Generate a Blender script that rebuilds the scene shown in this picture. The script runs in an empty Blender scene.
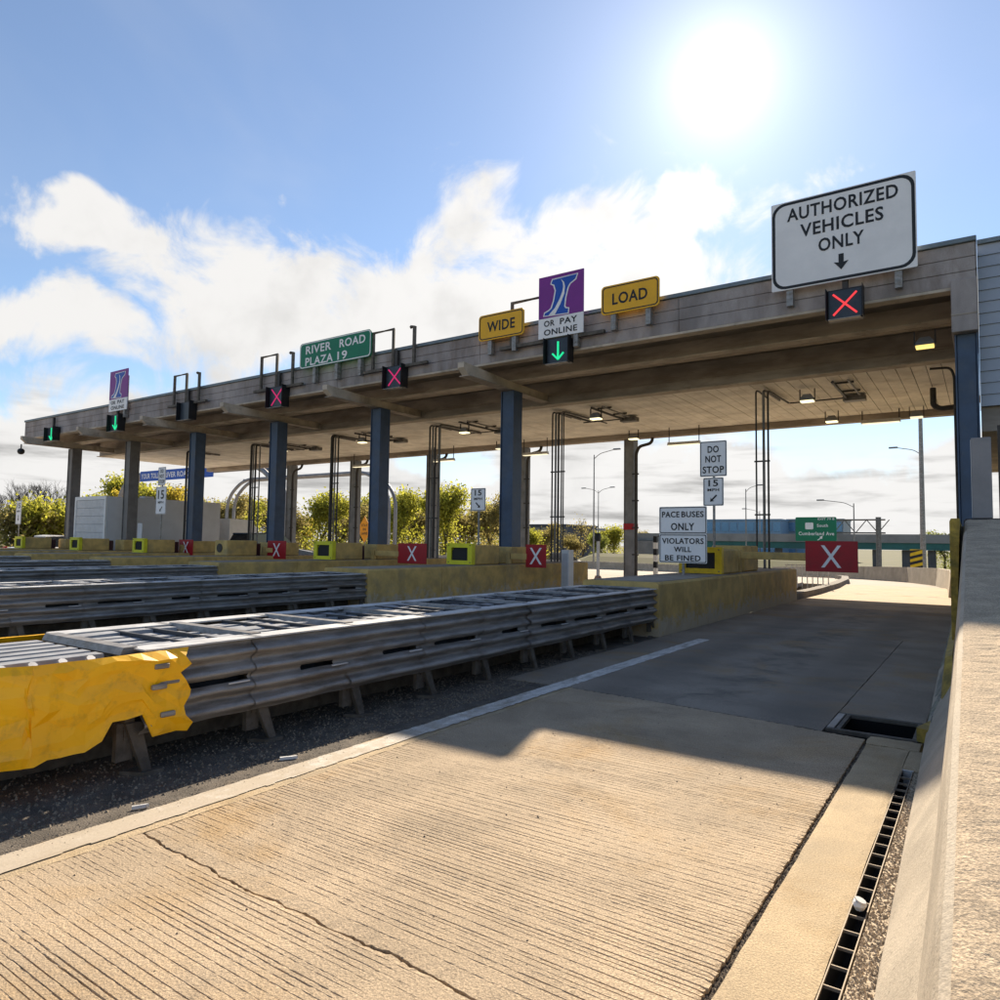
import bpy, math, random
from math import radians as R, sin, cos, pi
from mathutils import Vector, Matrix
random.seed(7)
S = bpy.context.scene
COL = S.collection
# ------------------------------------------------------------------ camera
F_PX, YAW, PITCH, ROLL, EYE = 704.0, R(34.54), R(3.46), R(-0.82), 1.4
cam_d = bpy.data.cameras.new('camera'); cam = bpy.data.objects.new('camera', cam_d); COL.objects.link(cam)
cam_d.sensor_width = 36; cam_d.lens = 36 * F_PX / 1000; cam_d.clip_start = .02; cam_d.clip_end = 4000
c_, s_ = cos(YAW), sin(YAW)
r0 = Vector((c_, s_, 0)); fw = Vector((-s_ * cos(PITCH), c_ * cos(PITCH), sin(PITCH))); u0 = r0.cross(fw)
rr = cos(ROLL) * r0 - sin(ROLL) * u0; uu = sin(ROLL) * r0 + cos(ROLL) * u0
cam.matrix_world = Matrix(((rr.x, uu.x, -fw.x, 0), (rr.y, uu.y, -fw.y, 0), (rr.z, uu.z, -fw.z, EYE), (0, 0, 0, 1)))
S.camera = cam
# ------------------------------------------------------------------ light
SUN_EL, SUN_AZ = R(33.3), R(-16.9)          # azimuth measured from +Y towards +X
sun_dir = Vector((cos(SUN_EL) * sin(SUN_AZ), cos(SUN_EL) * cos(SUN_AZ), sin(SUN_EL)))
SKY_STRENGTH = 0.076
CLOUD = 5.9
W = bpy.data.worlds.new('World'); S.world = W; W.use_nodes = True
nt = W.node_tree; nt.nodes.clear()
class NT:
    def __init__(s, t): s.t = t
    def n(s, typ, **k):
        o = s.t.nodes.new(typ)
        for a, b in k.items(): setattr(o, a, b)
        return o
    def l(s, a, b): s.t.links.new(a, b)
    def m(s, op, a, b=None, c=None, clamp=False):
        o = s.t.nodes.new('ShaderNodeMath'); o.operation = op; o.use_clamp = clamp
        for i, v in enumerate((a, b, c)):
            if v is None: continue
            if isinstance(v, (int, float)): o.inputs[i].default_value = v
            else: s.l(v, o.inputs[i])
        return o.outputs[0]
    def mix(s, f, a, b, typ='MIX'):
        o = s.t.nodes.new('ShaderNodeMix'); o.data_type = 'RGBA'; o.blend_type = typ
        for i, v in ((0, f), (6, a), (7, b)):
            if isinstance(v, (int, float)): o.inputs[i].default_value = v
            elif isinstance(v, tuple): o.inputs[i].default_value = v if len(v) == 4 else (*v, 1)
            else: s.l(v, o.inputs[i])
        return o.outputs[2]
    def ramp(s, v, a, b, smooth=True):
        o = s.t.nodes.new('ShaderNodeMapRange'); o.interpolation_type = 'SMOOTHSTEP' if smooth else 'LINEAR'
        s.l(v, o.inputs[0]); o.inputs[1].default_value = a; o.inputs[2].default_value = b
        return o.outputs[0]
    def noise(s, vec, scale, detail=6, rough=.55, dist=0.):
        o = s.t.nodes.new('ShaderNodeTexNoise'); s.l(vec, o.inputs['Vector'])
        o.inputs['Scale'].default_value = scale; o.inputs['Detail'].default_value = detail
        o.inputs['Roughness'].default_value = rough; o.inputs['Distortion'].default_value = dist
        return o.outputs['Fac']
N = NT(nt)
sky = N.n('ShaderNodeTexSky', sky_type='NISHITA'); sky.sun_disc = False
sky.sun_elevation = SUN_EL; sky.sun_rotation = SUN_AZ; sky.altitude = 200; sky.air_density = 1.0; sky.dust_density = 0.12; sky.ozone_density = 3.0
tc = N.n('ShaderNodeTexCoord'); d = tc.outputs['Generated']
sep = N.n('ShaderNodeSeparateXYZ'); N.l(d, sep.inputs[0]); dx, dy, dz = sep.outputs
az = N.m('MULTIPLY', N.m('ARCTAN2', dx, dy), 180 / pi)
el = N.m('MULTIPLY', N.m('ARCSINE', dz), 180 / pi)
zz = N.m('ADD', N.m('MAXIMUM', dz, 0.0), 0.10)
pl = N.n('ShaderNodeCombineXYZ'); N.l(N.m('DIVIDE', dx, zz), pl.inputs[0]); N.l(N.m('DIVIDE', dy, zz), pl.inputs[1])
wn = N.n('ShaderNodeTexNoise'); N.l(d, wn.inputs['Vector']); wn.inputs['Scale'].default_value = 4.2; wn.inputs['Detail'].default_value = 5; wn.inputs['Roughness'].default_value = .55
ws = N.n('ShaderNodeSeparateColor'); N.l(wn.outputs['Color'], ws.inputs[0])
az0, el0 = az, el
az = N.m('ADD', az, N.m('MULTIPLY', N.m('SUBTRACT', ws.outputs[0], .5), 26)); el = N.m('ADD', el, N.m('MULTIPLY', N.m('SUBTRACT', ws.outputs[1], .5), 11))
# cumulus fields: soft ellipses in azimuth / elevation broken up by fractal noise
def blob(a0, e0, ra, re, k=1.0):
    q = N.m('ADD', N.m('POWER', N.m('DIVIDE', N.m('SUBTRACT', az, a0), ra), 2), N.m('POWER', N.m('DIVIDE', N.m('SUBTRACT', el, e0), re), 2))
    return N.m('MULTIPLY', N.m('SUBTRACT', 1.0, N.m('SQRT', q)), k)
field = None
for b in [(-38, 15, 20, 12.5), (-54, 17.8, 14, 6.0), (-25, 20.5, 16, 8), (-66, 20.3, 9, 3.0), (-68, 13.4, 10, 3.2), (-18, 25.0, 8, 3.4), (-33, 22, 14, 6.5),
          (2, 17, 6, 4), (-38, 2.0, 85, 9.0, 1.5), (48, 10, 20, 6), (-110, 12, 22, 6), (150, 9, 26, 5)]:
    v = blob(*b); field = v if field is None else N.m('MAXIMUM', field, v)
n1 = N.noise(d, 9.0, 9, .62, .5)
n2 = N.noise(pl.outputs[0], .55, 6, .62, .25)
dens = N.m('ADD', N.m('MULTIPLY', field, 1.0), N.m('ADD', N.m('MULTIPLY', N.m('SUBTRACT', n1, .5), 1.9), N.m('MULTIPLY', N.m('SUBTRACT', n2, .5), .5)))
mask = N.ramp(dens, .03, .50)
veil = N.m('MULTIPLY', N.ramp(N.noise(pl.outputs[0], .9, 5, .6, .4), .5, .85), .22)
mask = N.m('MAXIMUM', mask, veil)
# gap of blue low over the right-hand horizon, and grey undersides near the horizon
gap = N.m('MULTIPLY', N.ramp(N.m('ADD', blob(-7, 9.4, 17, 3.4), N.m('MULTIPLY', N.m('SUBTRACT', n1, .5), 1.5)), .0, .6), .85)
gap2 = N.m('MULTIPLY', N.ramp(N.m('ADD', blob(-39, 6.6, 5, 2), N.m('MULTIPLY', N.m('SUBTRACT', n1, .5), 1.4)), .0, .6), .7)
mask = N.m('MULTIPLY', mask, N.m('SUBTRACT', 1.0, N.m('MAXIMUM', gap, gap2)))
st = N.n('ShaderNodeCombineXYZ'); N.l(N.m('MULTIPLY', az0, .09), st.inputs[0]); N.l(N.m('MULTIPLY', el0, .75), st.inputs[1])
streak = N.m('MULTIPLY', N.ramp(N.noise(st.outputs[0], 1.0, 6, .55, .2), .47, .72), N.ramp(el0, 13, 6))
belly = N.m('MULTIPLY', N.ramp(N.noise(d, 9, 6, .55), .45, .75), .16)
shade = N.m('SUBTRACT', 1.0, N.m('ADD', N.m('MULTIPLY', streak, .48), belly))
ang = N.n('ShaderNodeVectorMath', operation='DOT_PRODUCT'); N.l(d, ang.inputs[0]); ang.inputs[1].default_value = sun_dir
cosg = N.m('MAXIMUM', ang.outputs['Value'], 0.0)
warm = N.mix(1.0, (1.0, .985, .965), N.mix(0.0, (1, 1, 1), (1, 1, 1)), 'MULTIPLY')
cl = N.n('ShaderNodeVectorMath', operation='SCALE'); N.l(warm, cl.inputs[0])
N.l(N.m('MULTIPLY', shade, N.m('ADD', CLOUD, N.m('MULTIPLY', N.m('POWER', cosg, 12), CLOUD * .15))), cl.inputs['Scale'])
thin = N.n('ShaderNodeVectorMath', operation='SCALE'); thin.inputs[0].default_value = (1, .99, .98); thin.inputs['Scale'].default_value = CLOUD * .85
mixed = N.mix(mask, N.mix(.07, sky.outputs[0], thin.outputs[0]), cl.outputs[0])
# the sun's own aureole seen through thin cloud
glow = N.m('MULTIPLY', N.m('POWER', cosg, 30), .55)
for pw, am in ((9000, 40), (3000, 6), (900, 2.4), (300, 1.6), (100, 1.1)): glow = N.m('ADD', glow, N.m('MULTIPLY', N.m('POWER', cosg, pw), am))
gl = N.n('ShaderNodeVectorMath', operation='SCALE'); gl.inputs[0].default_value = (1, .99, .96); N.l(glow, gl.inputs['Scale'])
add = N.n('ShaderNodeVectorMath', operation='ADD'); N.l(mixed, add.inputs[0]); N.l(gl.outputs[0], add.inputs[1])
bg = N.n('ShaderNodeBackground'); bg.inputs[1].default_value = SKY_STRENGTH; N.l(add.outputs[0], bg.inputs[0])
wo = N.n('ShaderNodeOutputWorld'); N.l(bg.outputs[0], wo.inputs[0])
sd = bpy.data.lights.new('sun', 'SUN'); sd.energy = 5.0; sd.angle = R(.53); sd.color = (1, .86, .665)
so = bpy.data.objects.new('sun', sd); COL.objects.link(so); so.location = sun_dir * 100
so.rotation_euler = sun_dir.to_track_quat('Z', 'Y').to_euler()
vs = S.view_settings; vs.view_transform = 'Standard'; vs.look = 'None'; vs.gamma = 1; vs.use_curve_mapping = False
vs.exposure = 1.03
S.cycles.max_bounces = 6; S.cycles.diffuse_bounces = 4; S.cycles.glossy_bounces = 2; S.cycles.transmission_bounces = 2; S.cycles.transparent_max_bounces = 4; S.cycles.caustics_reflective = False; S.cycles.caustics_refractive = False

# ------------------------------------------------------------------ materials
MATS = {}
def mat(name, col, rough=.7, metal=0., var=.25, scale=3., bump=.0, bscale=40., stain=None, stain_amt=.0, stain_scale=1.2, emit=None, estr=1., spec=.4,
        fine=0., pits=0., alpha=None, stretch=None):
    if name in MATS: return MATS[name]
    m = bpy.data.materials.new(name); m.use_nodes = True
    T = NT(m.node_tree); b = m.node_tree.nodes['Principled BSDF']
    b.inputs['Roughness'].default_value = rough; b.inputs['Metallic'].default_value = metal
    b.inputs['Specular IOR Level'].default_value = spec
    g = T.n('ShaderNodeNewGeometry'); pos = g.outputs['Position']
    if stretch:
        mp = T.n('ShaderNodeVectorMath', operation='MULTIPLY'); T.l(pos, mp.inputs[0]); mp.inputs[1].default_value = stretch; pos = mp.outputs[0]
    c = (*col, 1)
    if var > 0 or stain:
        n = T.noise(pos, scale, 4, .62, .2)
        f = T.ramp(n, .3, .7)
        lo = tuple(x * (1 - var) for x in col); hi = tuple(min(1, x * (1 + var * .8)) for x in col)
        c = T.mix(f, (*lo, 1), (*hi, 1))
        if stain:
            n2 = T.noise(pos, stain_scale, 5, .65, .3)
            c = T.mix(T.m('MULTIPLY', T.ramp(n2, .48, .72), stain_amt), c, (*stain, 1))
        if fine:
            n3 = T.noise(pos, 160, 1, .7)
            c = T.mix(1.0, c, T.mix(T.ramp(n3, .3, .7), (1 - fine,) * 3, (1 + fine,) * 3), 'MULTIPLY')
        if pits:
            c = T.mix(T.m('MULTIPLY', T.ramp(T.noise(pos, 46, 3, .7), .62, .70), pits), c, tuple(x * .35 for x in col))
            c = T.mix(T.m('MULTIPLY', T.ramp(T.noise(pos, 3.1, 6, .75, .8), .58, .72), pits * .6), c, tuple(x * .55 for x in col))
        T.l(c, b.inputs['Base Color'])
        rn = T.m('ADD', T.m('MULTIPLY', T.m('SUBTRACT', n, .5), .3), rough, clamp=True); T.l(rn, b.inputs['Roughness'])
    else: b.inputs['Base Color'].default_value = c
    if bump:
        bn = T.noise(pos, bscale, 3, .65); bo = T.n('ShaderNodeBump'); bo.inputs['Strength'].default_value = bump; bo.inputs['Distance'].default_value = .01
        T.l(bn, bo.inputs['Height']); T.l(bo.outputs[0], b.inputs['Normal'])
    if emit:
        b.inputs['Emission Color'].default_value = (*emit, 1); b.inputs['Emission Strength'].default_value = estr
    MATS[name] = m; return m
concrete = mat('lane_concrete', (.40, .315, .215), .88, var=.22, scale=1.3, bump=.55, bscale=90, stain=(.36, .235, .10), stain_amt=.5, stain_scale=.9, fine=.14)
def lane_mat(name, col, tracks=.12, oil=.3):
    m = bpy.data.materials.new(name); m.use_nodes = True; T = NT(m.node_tree); b = m.node_tree.nodes['Principled BSDF']
    g = T.n('ShaderNodeNewGeometry'); pos = g.outputs['Position']; sp = T.n('ShaderNodeSeparateXYZ'); T.l(pos, sp.inputs[0])
    n = T.noise(pos, 1.1, 5, .62, .3); c = T.mix(T.ramp(n, .3, .7), tuple(x * .82 for x in col), tuple(x * 1.14 for x in col))
    n2 = T.noise(pos, .75, 6, .66, .5); c = T.mix(T.m('MULTIPLY', T.ramp(n2, .5, .72), .6), c, (.40, .25, .10))          # rusty yellow stains
    n3 = T.noise(pos, 2.3, 5, .7, .6); c = T.mix(T.m('MULTIPLY', T.ramp(n3, .56, .74), .4), c, tuple(x * .55 for x in col))   # grey grime
    n5 = T.noise(pos, 26, 3, .7); c = T.mix(T.m('MULTIPLY', T.ramp(n5, .63, .72), .55), c, tuple(x * .5 for x in col))
    n4 = T.noise(pos, 120, 2, .8); c = T.mix(1.0, c, T.mix(T.ramp(n4, .3, .7), (.66,) * 3, (1.28,) * 3), 'MULTIPLY')
    wob = T.m('ADD', sp.outputs[0], T.m('MULTIPLY', T.m('SUBTRACT', n, .5), .5)); tr = None
    for cx, wd in ((-2.95, .28), (-1.35, .28)):
        k = T.ramp(T.m('ABSOLUTE', T.m('SUBTRACT', wob, cx)), wd * 1.6, wd * .3); tr = k if tr is None else T.m('MAXIMUM', tr, k)
    drip = T.m('MULTIPLY', T.ramp(T.m('ABSOLUTE', T.m('SUBTRACT', wob, -2.15)), .55, .1), T.ramp(n3, .42, .62))
    c = T.mix(T.m('ADD', T.m('MULTIPLY', tr, tracks), T.m('MULTIPLY', drip, oil)), c, (.07, .062, .055))
    T.l(c, b.inputs['Base Color']); b.inputs['Roughness'].default_value = .88; b.inputs['Specular IOR Level'].default_value = .3
    bo = T.n('ShaderNodeBump'); bo.inputs['Strength'].default_value = .8; bo.inputs['Distance'].default_value = .008
    T.l(T.noise(pos, 75, 4, .7), bo.inputs['Height']); T.l(bo.outputs[0], b.inputs['Normal'])
    MATS[name] = m; return m
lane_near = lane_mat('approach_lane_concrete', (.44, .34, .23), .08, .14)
lane_shaded = lane_mat('shade_toned_lane_concrete', (.305, .258, .205), .30, .4)  # canopy shade darkened into the colour, along with rubber and oil stains
concrete2 = mat('plaza_concrete', (.33, .285, .23), .88, var=.22, scale=.8, bump=.4, bscale=60, stain=(.16, .14, .12), stain_amt=.5, stain_scale=.5, fine=.12)
gutter_c = mat('gutter_concrete', (.42, .325, .205), .9, var=.2, scale=2, bump=.5, bscale=100, stain=(.33, .22, .10), stain_amt=.65, stain_scale=1.8, fine=.22, pits=.4)
asphalt = mat('asphalt', (.125, .108, .09), .95, var=.35, scale=6, bump=1.0, bscale=120, stain=(.22, .18, .135), stain_amt=.7, stain_scale=2.5, fine=.35)
dirt = mat('joint_dirt', (.05, .036, .025), .95, var=.4, scale=30, bump=.8, bscale=120)
barrier_c = mat('barrier_concrete', (.42, .36, .28), .88, var=.16, scale=2.5, bump=.35, bscale=70, stain=(.30, .25, .19), stain_amt=.45, fine=.12, pits=.7)
rough_c = mat('rough_concrete', (.43, .335, .23), .95, var=.2, scale=7, bump=.55, bscale=90, stain=(.30, .22, .14), stain_amt=.5, stain_scale=5, fine=.3, pits=.6)
curb_c = mat('mossy_concrete', (.26, .25, .21), .95, var=.45, scale=14, bump=1.0, bscale=40, stain=(.22, .24, .08), stain_amt=.7, stain_scale=4, fine=.3)
must = mat('mustard_paint', (.56, .385, .135), .8, var=.22, scale=3, bump=.3, bscale=40, stain=(.29, .235, .13), stain_amt=.65, stain_scale=1.6)
yellow_edge = mat('yellow_edge_paint', (.36, .25, .045), .7, var=.4, scale=9, bump=.4, bscale=40, stain=(.12, .11, .03), stain_amt=.8, stain_scale=5)
white_line = mat('worn_white_line', (.66, .63, .58), .88, var=.2, scale=6, bump=.4, bscale=90, stain=(.30, .255, .20), stain_amt=.92, stain_scale=3.2, fine=.25, pits=.5, stretch=(2.2, .7, 1))
galv = mat('galvanised_steel', (.275, .265, .255), .5, .4, var=.3, scale=3, bump=.06, bscale=30, stain=(.15, .11, .075), stain_amt=.6, stain_scale=2.0, fine=.16, stretch=(3, .9, 5))
galv_l = mat('pale_zinc', (.54, .54, .54), .55, .2, var=.15, scale=5, stain=(.35, .33, .30), stain_amt=.5, stain_scale=6)
cart = mat('cartridge_plastic', (.27, .28, .30), .6, var=.2, scale=6, stain=(.2, .19, .18), stain_amt=.5, stain_scale=5)
cart_d = mat('cartridge_dark', (.045, .047, .055), .55, var=.3, scale=8)
rust_leg = mat('dusty_steel', (.125, .11, .092), .8, .2, var=.35, scale=9, bump=.2)
nose_y = mat('nose_yellow', (1.0, .50, .002), .42, var=.06, scale=4, bump=.05, bscale=30, stain=(.40, .21, .02), stain_amt=.4, stain_scale=11, spec=.45)
blue_steel = mat('blue_paint_steel', (.048, .078, .135), .5, .0, var=.2, scale=2.5, stain=(.10, .11, .12), stain_amt=.35, stain_scale=2)
grey_steel = mat('grey_paint_steel', (.21, .215, .23), .55, .0, var=.2, scale=2.5, stain=(.13, .12, .11), stain_amt=.4, stain_scale=2)
fascia_m = mat('weathered_fascia', (.31, .275, .265), .72, .0, var=.32, scale=1.6, bump=.1, bscale=14, stain=(.17, .125, .10), stain_amt=.7, stain_scale=1.9, fine=.08, stretch=(.8, 1, .3))
cap_m = mat('fascia_cap', (.17, .205, .23), .5, .3, var=.2, scale=2)
beam_m = mat('brown_beam', (.36, .31, .265), .75, var=.35, scale=1.2, stain=(.22, .17, .13), stain_amt=.6, stain_scale=1.5, stretch=(.5, 1, 2))
beam_l = mat('tan_flange', (.48, .41, .33), .75, var=.25, scale=1.2, stain=(.15, .11, .08), stain_amt=.5, stain_scale=2)
deck_m = mat('underside_deck', (.34, .285, .225), .85, var=.25, scale=1)
soffit_m = mat('soffit_board', (.88, .83, .75), .8, var=.16, scale=1.1, stain=(.60, .53, .44), stain_amt=.55, stain_scale=1.4)
pipe_m = mat('dark_pipe', (.05, .045, .042), .55, .3, var=.3, scale=6)
pipe_g = mat('grey_conduit', (.17, .16, .15), .5, .5, var=.3, scale=6)
black = mat('black_housing', (.012, .012, .014), .5, var=.2, scale=5)
void = mat('recess_shade_black', (.004, .004, .004), .9, var=0)  # near-black lining colour, deep shade of the recesses put into the paint
rubber = mat('rubber', (.02, .02, .02), .8, var=.2, scale=9)
sign_w = mat('sign_white', (.82, .80, .80), .45, var=.05, scale=2)
sign_k = mat('sign_black', (.012, .012, .014), .5, var=0)
sign_y = mat('sign_amber', (.80, .42, .012), .45, var=.06, scale=3)
sign_g = mat('sign_green', (.0, .17, .085), .45, var=.08, scale=2)
sign_p = mat('sign_purple', (.20, .025, .25), .45, var=.08, scale=2)
sign_b = mat('sign_blue', (.01, .08, .42), .45, var=.06, scale=2)
sign_r = mat('sign_red', (.36, .006, .014), .5, var=.12, scale=6)
sign_back = mat('sign_aluminium', (.4, .4, .41), .45, .7, var=.1, scale=4)
lime = mat('lime_panel', (.66, .62, .02), .55, var=.1, scale=5)
hazard_y = mat('hazard_yellow', (.72, .47, .01), .55, var=.12, scale=4, stain=(.3, .2, .03), stain_amt=.4, stain_scale=6)
siding_m = mat('blue_grey_siding', (.40, .43, .49), .5, .15, var=.08, scale=1.2)
cab_m = mat('cabinet_grey', (.25, .24, .25), .6, var=.12, scale=3)
cab_l = mat('cabinet_pale', (.55, .55, .56), .5, var=.1, scale=3)
lens_warm = mat('lit_lamp_lens', (.9, .85, .6), .4, var=0, emit=(1, .86, .48), estr=.9)
lens_amber = mat('amber_lamp_lens', (.9, .7, .2), .4, var=0, emit=(1, .72, .18), estr=.7)
lens_dim = mat('dim_lamp_lens', (.8, .72, .5), .4, var=0, emit=(1, .88, .6), estr=.5)
led_r = mat('red_led', (.5, .02, .03), .4, var=0, emit=(1, .06, .07), estr=.5)
led_m = mat('magenta_led', (.5, .02, .12), .4, var=0, emit=(1, .05, .24), estr=.22)
led_g = mat('green_led', (.02, .5, .2), .4, var=0, emit=(.02, .9, .38), estr=.4)
scr = mat('signal_screen', (.03, .04, .055), .35, var=.2, scale=8)
grass_m = mat('grass', (.085, .085, .03), .95, var=.45, scale=.25, stain=(.16, .12, .06), stain_amt=.6, stain_scale=.12, bump=.6, bscale=8)
white_p = mat('white_paint', (.72, .72, .72), .45, var=.06, scale=3)
truck_m = mat('truck_box_grey', (.55, .57, .61), .5, var=.08, scale=.8, stain=(.42, .43, .46), stain_amt=.4, stain_scale=.7)
glass_d = mat('dark_glass', (.02, .025, .03), .08, var=0, spec=.8)
lamp_r = mat('tail_lamp', (.4, .01, .01), .3, var=0)
lamp_w = mat('head_lamp', (.7, .7, .7), .2, var=0)
teal = mat('teal_girder', (.03, .13, .115), .6, var=.2, scale=.4)
bridge_c = mat('bridge_concrete', (.25, .24, .22), .85, var=.2, scale=.4)
bark = mat('bark', (.075, .058, .045), .9, var=.3, scale=4)
def leafmat(name, col, tr=.5):
    if name in MATS: return MATS[name]
    m = bpy.data.materials.new(name); m.use_nodes = True; T = NT(m.node_tree); b = m.node_tree.nodes['Principled BSDF']
    g = T.n('ShaderNodeNewGeometry'); n = T.noise(g.outputs['Position'], 1.1, 4, .6)
    c = T.mix(T.ramp(n, .32, .68), tuple(x * .62 for x in col), tuple(min(1, x * 1.45) for x in col))
    T.l(c, b.inputs['Base Color']); b.inputs['Roughness'].default_value = .7
    tr_ = T.n('ShaderNodeBsdfTranslucent'); T.l(c, tr_.inputs[0])
    mx = T.n('ShaderNodeMixShader'); mx.inputs[0].default_value = tr
    o = m.node_tree.nodes['Material Output']; T.l(b.outputs[0], mx.inputs[1]); T.l(tr_.outputs[0], mx.inputs[2]); T.l(mx.outputs[0], o.inputs[0])
    MATS[name] = m; return m
leaf = [leafmat('leaf_spring', (.335, .33, .045), .6), leafmat('leaf_olive', (.29, .245, .085), .55), leafmat('leaf_gold', (.42, .33, .045), .6), leafmat('leaf_green', (.22, .24, .05), .55)]

# ------------------------------------------------------------------ mesh helpers
class MB:
    def __init__(s): s.v = []; s.f = []; s.smooth = False
    def add(s, vs, fs):
        o = len(s.v); s.v += [tuple(v) for v in vs]; s.f += [tuple(i + o for i in f) for f in fs]; return s
    def box(s, x0, x1, y0, y1, z0, z1, b=0.):
        if b <= 0:
            return s.add([(x, y, z) for z in (z0, z1) for y in (y0, y1) for x in (x0, x1)],
                         [(0, 2, 3, 1), (4, 5, 7, 6), (0, 1, 5, 4), (2, 6, 7, 3), (0, 4, 6, 2), (1, 3, 7, 5)])
        v = []; idx = {}
        for i, x in enumerate((x0, x1)):
            for j, y in enumerate((y0, y1)):
                for k, z in enumerate((z0, z1)):
                    sx, sy, sz = b * (1 - 2 * i), b * (1 - 2 * j), b * (1 - 2 * k)
                    for ax, p in enumerate(((x, y + sy, z + sz), (x + sx, y, z + sz), (x + sx, y + sy, z))):
                        idx[i, j, k, ax] = len(v); v.append(p)
        f = []
        for i in (0, 1):
            f.append([idx[i, 0, 0, 0], idx[i, 0, 1, 0], idx[i, 1, 1, 0], idx[i, 1, 0, 0]][::(1 if i == 0 else -1)])
            f.append([idx[0, i, 0, 1], idx[1, i, 0, 1], idx[1, i, 1, 1], idx[0, i, 1, 1]][::(1 if i == 0 else -1)])
            f.append([idx[0, 0, i, 2], idx[0, 1, i, 2], idx[1, 1, i, 2], idx[1, 0, i, 2]][::(1 if i == 0 else -1)])
            for j in (0, 1):
                f.append([idx[i, j, 0, 0], idx[i, j, 1, 0], idx[i, j, 1, 1], idx[i, j, 0, 1]])
                f.append([idx[i, 0, j, 0], idx[i, 1, j, 0], idx[i, 1, j, 2], idx[i, 0, j, 2]])
                f.append([idx[0, i, j, 1], idx[1, i, j, 1], idx[1, i, j, 2], idx[0, i, j, 2]])
                for k in (0, 1): f.append([idx[i, j, k, 0], idx[i, j, k, 1], idx[i, j, k, 2]])
        return s.add(v, f)
    def loft(s, rings, closed=True, caps=True):
        n = len(rings[0]); v = [p for r in rings for p in r]; f = []
        for i in range(len(rings) - 1):
            for j in range(n if closed else n - 1):
                a, b = i * n + j, i * n + (j + 1) % n
                f.append((a, b, b + n, a + n))
        if caps and closed: f += [tuple(range(n))[::-1], tuple(range((len(rings) - 1) * n, len(rings) * n))]
        return s.add(v, f)
    def tube(s, pts, r, n=8):
        pts = [Vector(p) for p in pts]; rs = r if isinstance(r, (list, tuple)) else [r] * len(pts); rings = []
        t0 = (pts[1] - pts[0]).normalized(); a = t0.orthogonal().normalized()
        for i, p in enumerate(pts):
            t = (pts[min(i + 1, len(pts) - 1)] - pts[max(i - 1, 0)]).normalized()
            a = (a - t * a.dot(t)).normalized(); b = t.cross(a)
            rings.append([p + (a * cos(2 * pi * k / n) + b * sin(2 * pi * k / n)) * rs[i] for k in range(n)])
        return s.loft(rings)
    def prism_y(s, poly, y0, y1):      # polygon in (x,z), extruded along y
        return s.loft([[(x, y0, z) for x, z in poly], [(x, y1, z) for x, z in poly]])
    def prism_x(s, poly, x0, x1):      # polygon in (y,z)
        return s.loft([[(x0, y, z) for y, z in poly], [(x1, y, z) for y, z in poly]])
    def prism_z(s, poly, z0, z1):
        return s.loft([[(x, y, z0) for x, y in poly], [(x, y, z1) for x, y in poly]])
    def rot(s, ang, ox, oy):
        c, q = cos(ang), sin(ang)
        s.v = [(ox + (x - ox) * c - (y - oy) * q, oy + (x - ox) * q + (y - oy) * c, z) for x, y, z in s.v]; return s
    def shift(s, dx=0, dy=0, dz=0): s.v = [(x + dx, y + dy, z + dz) for x, y, z in s.v]; return s
def curve_pts(p, n=6):
    """round the corners of a polyline"""
    p = [Vector(q) for q in p]; out = [p[0]]
    for i in range(1, len(p) - 1):
        a, b, c = p[i - 1], p[i], p[i + 1]; rad = min((a - b).length, (c - b).length) * .45
        A = b + (a - b).normalized() * rad; B = b + (c - b).normalized() * rad
        out += [A * (1 - t) ** 2 + b * 2 * t * (1 - t) + B * t * t for t in [k / n for k in range(n + 1)]]
    return out + [p[-1]]
def mesh_of(name, mb, m, origin, smooth=None):
    me = bpy.data.meshes.new(name)
    me.from_pydata([(x - origin[0], y - origin[1], z - origin[2]) for x, y, z in mb.v], [], mb.f)
    for mm in (m if isinstance(m, list) else [m]): me.materials.append(mm)
    if smooth or mb.smooth: me.polygons.foreach_set('use_smooth', [True] * len(me.polygons))
    me.update(); return me
def obj(name, mb, m, parent=None, label=None, cat=None, group=None, kind=None, smooth=None):
    xs, ys, zs = zip(*mb.v); o3 = ((min(xs) + max(xs)) / 2, (min(ys) + max(ys)) / 2, min(zs))
    o = bpy.data.objects.new(name, mesh_of(name, mb, m, o3, smooth)); COL.objects.link(o)
    pl_ = Vector(parent['_w']) if parent is not None else Vector()
    o['_w'] = o3; o.location = Vector(o3) - pl_
    if parent is not None: o.parent = parent
    return tag(o, label, cat, group, kind)
def tag(o, label=None, cat=None, group=None, kind=None):
    if label: o['label'] = label
    if cat: o['category'] = cat
    if group: o['group'] = group
    if kind: o['kind'] = kind
    return o
def thing(name, loc, label, cat, group=None):
    o = bpy.data.objects.new(name, None); COL.objects.link(o); o.location = loc; o['_w'] = tuple(loc); o.empty_display_size = .2
    return tag(o, label, cat, group)
def copy_tree(o, loc=None, parent=None):
    c = o.copy(); COL.objects.link(c); c.parent = parent
    if loc is not None: c.location = loc; c['_w'] = tuple(loc)
    for ch in [k for k in o.children]: copy_tree(ch, None, c)
    return c
def rrect(x0, x1, z0, z1, r, n=5):
    p = []
    for cx, cz, a in ((x1 - r, z1 - r, 0), (x0 + r, z1 - r, 90), (x0 + r, z0 + r, 180), (x1 - r, z0 + r, 270)):
        p += [(cx + r * cos(R(a + 90 * k / n)), cz + r * sin(R(a + 90 * k / n))) for k in range(n + 1)]
    return p
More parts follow.
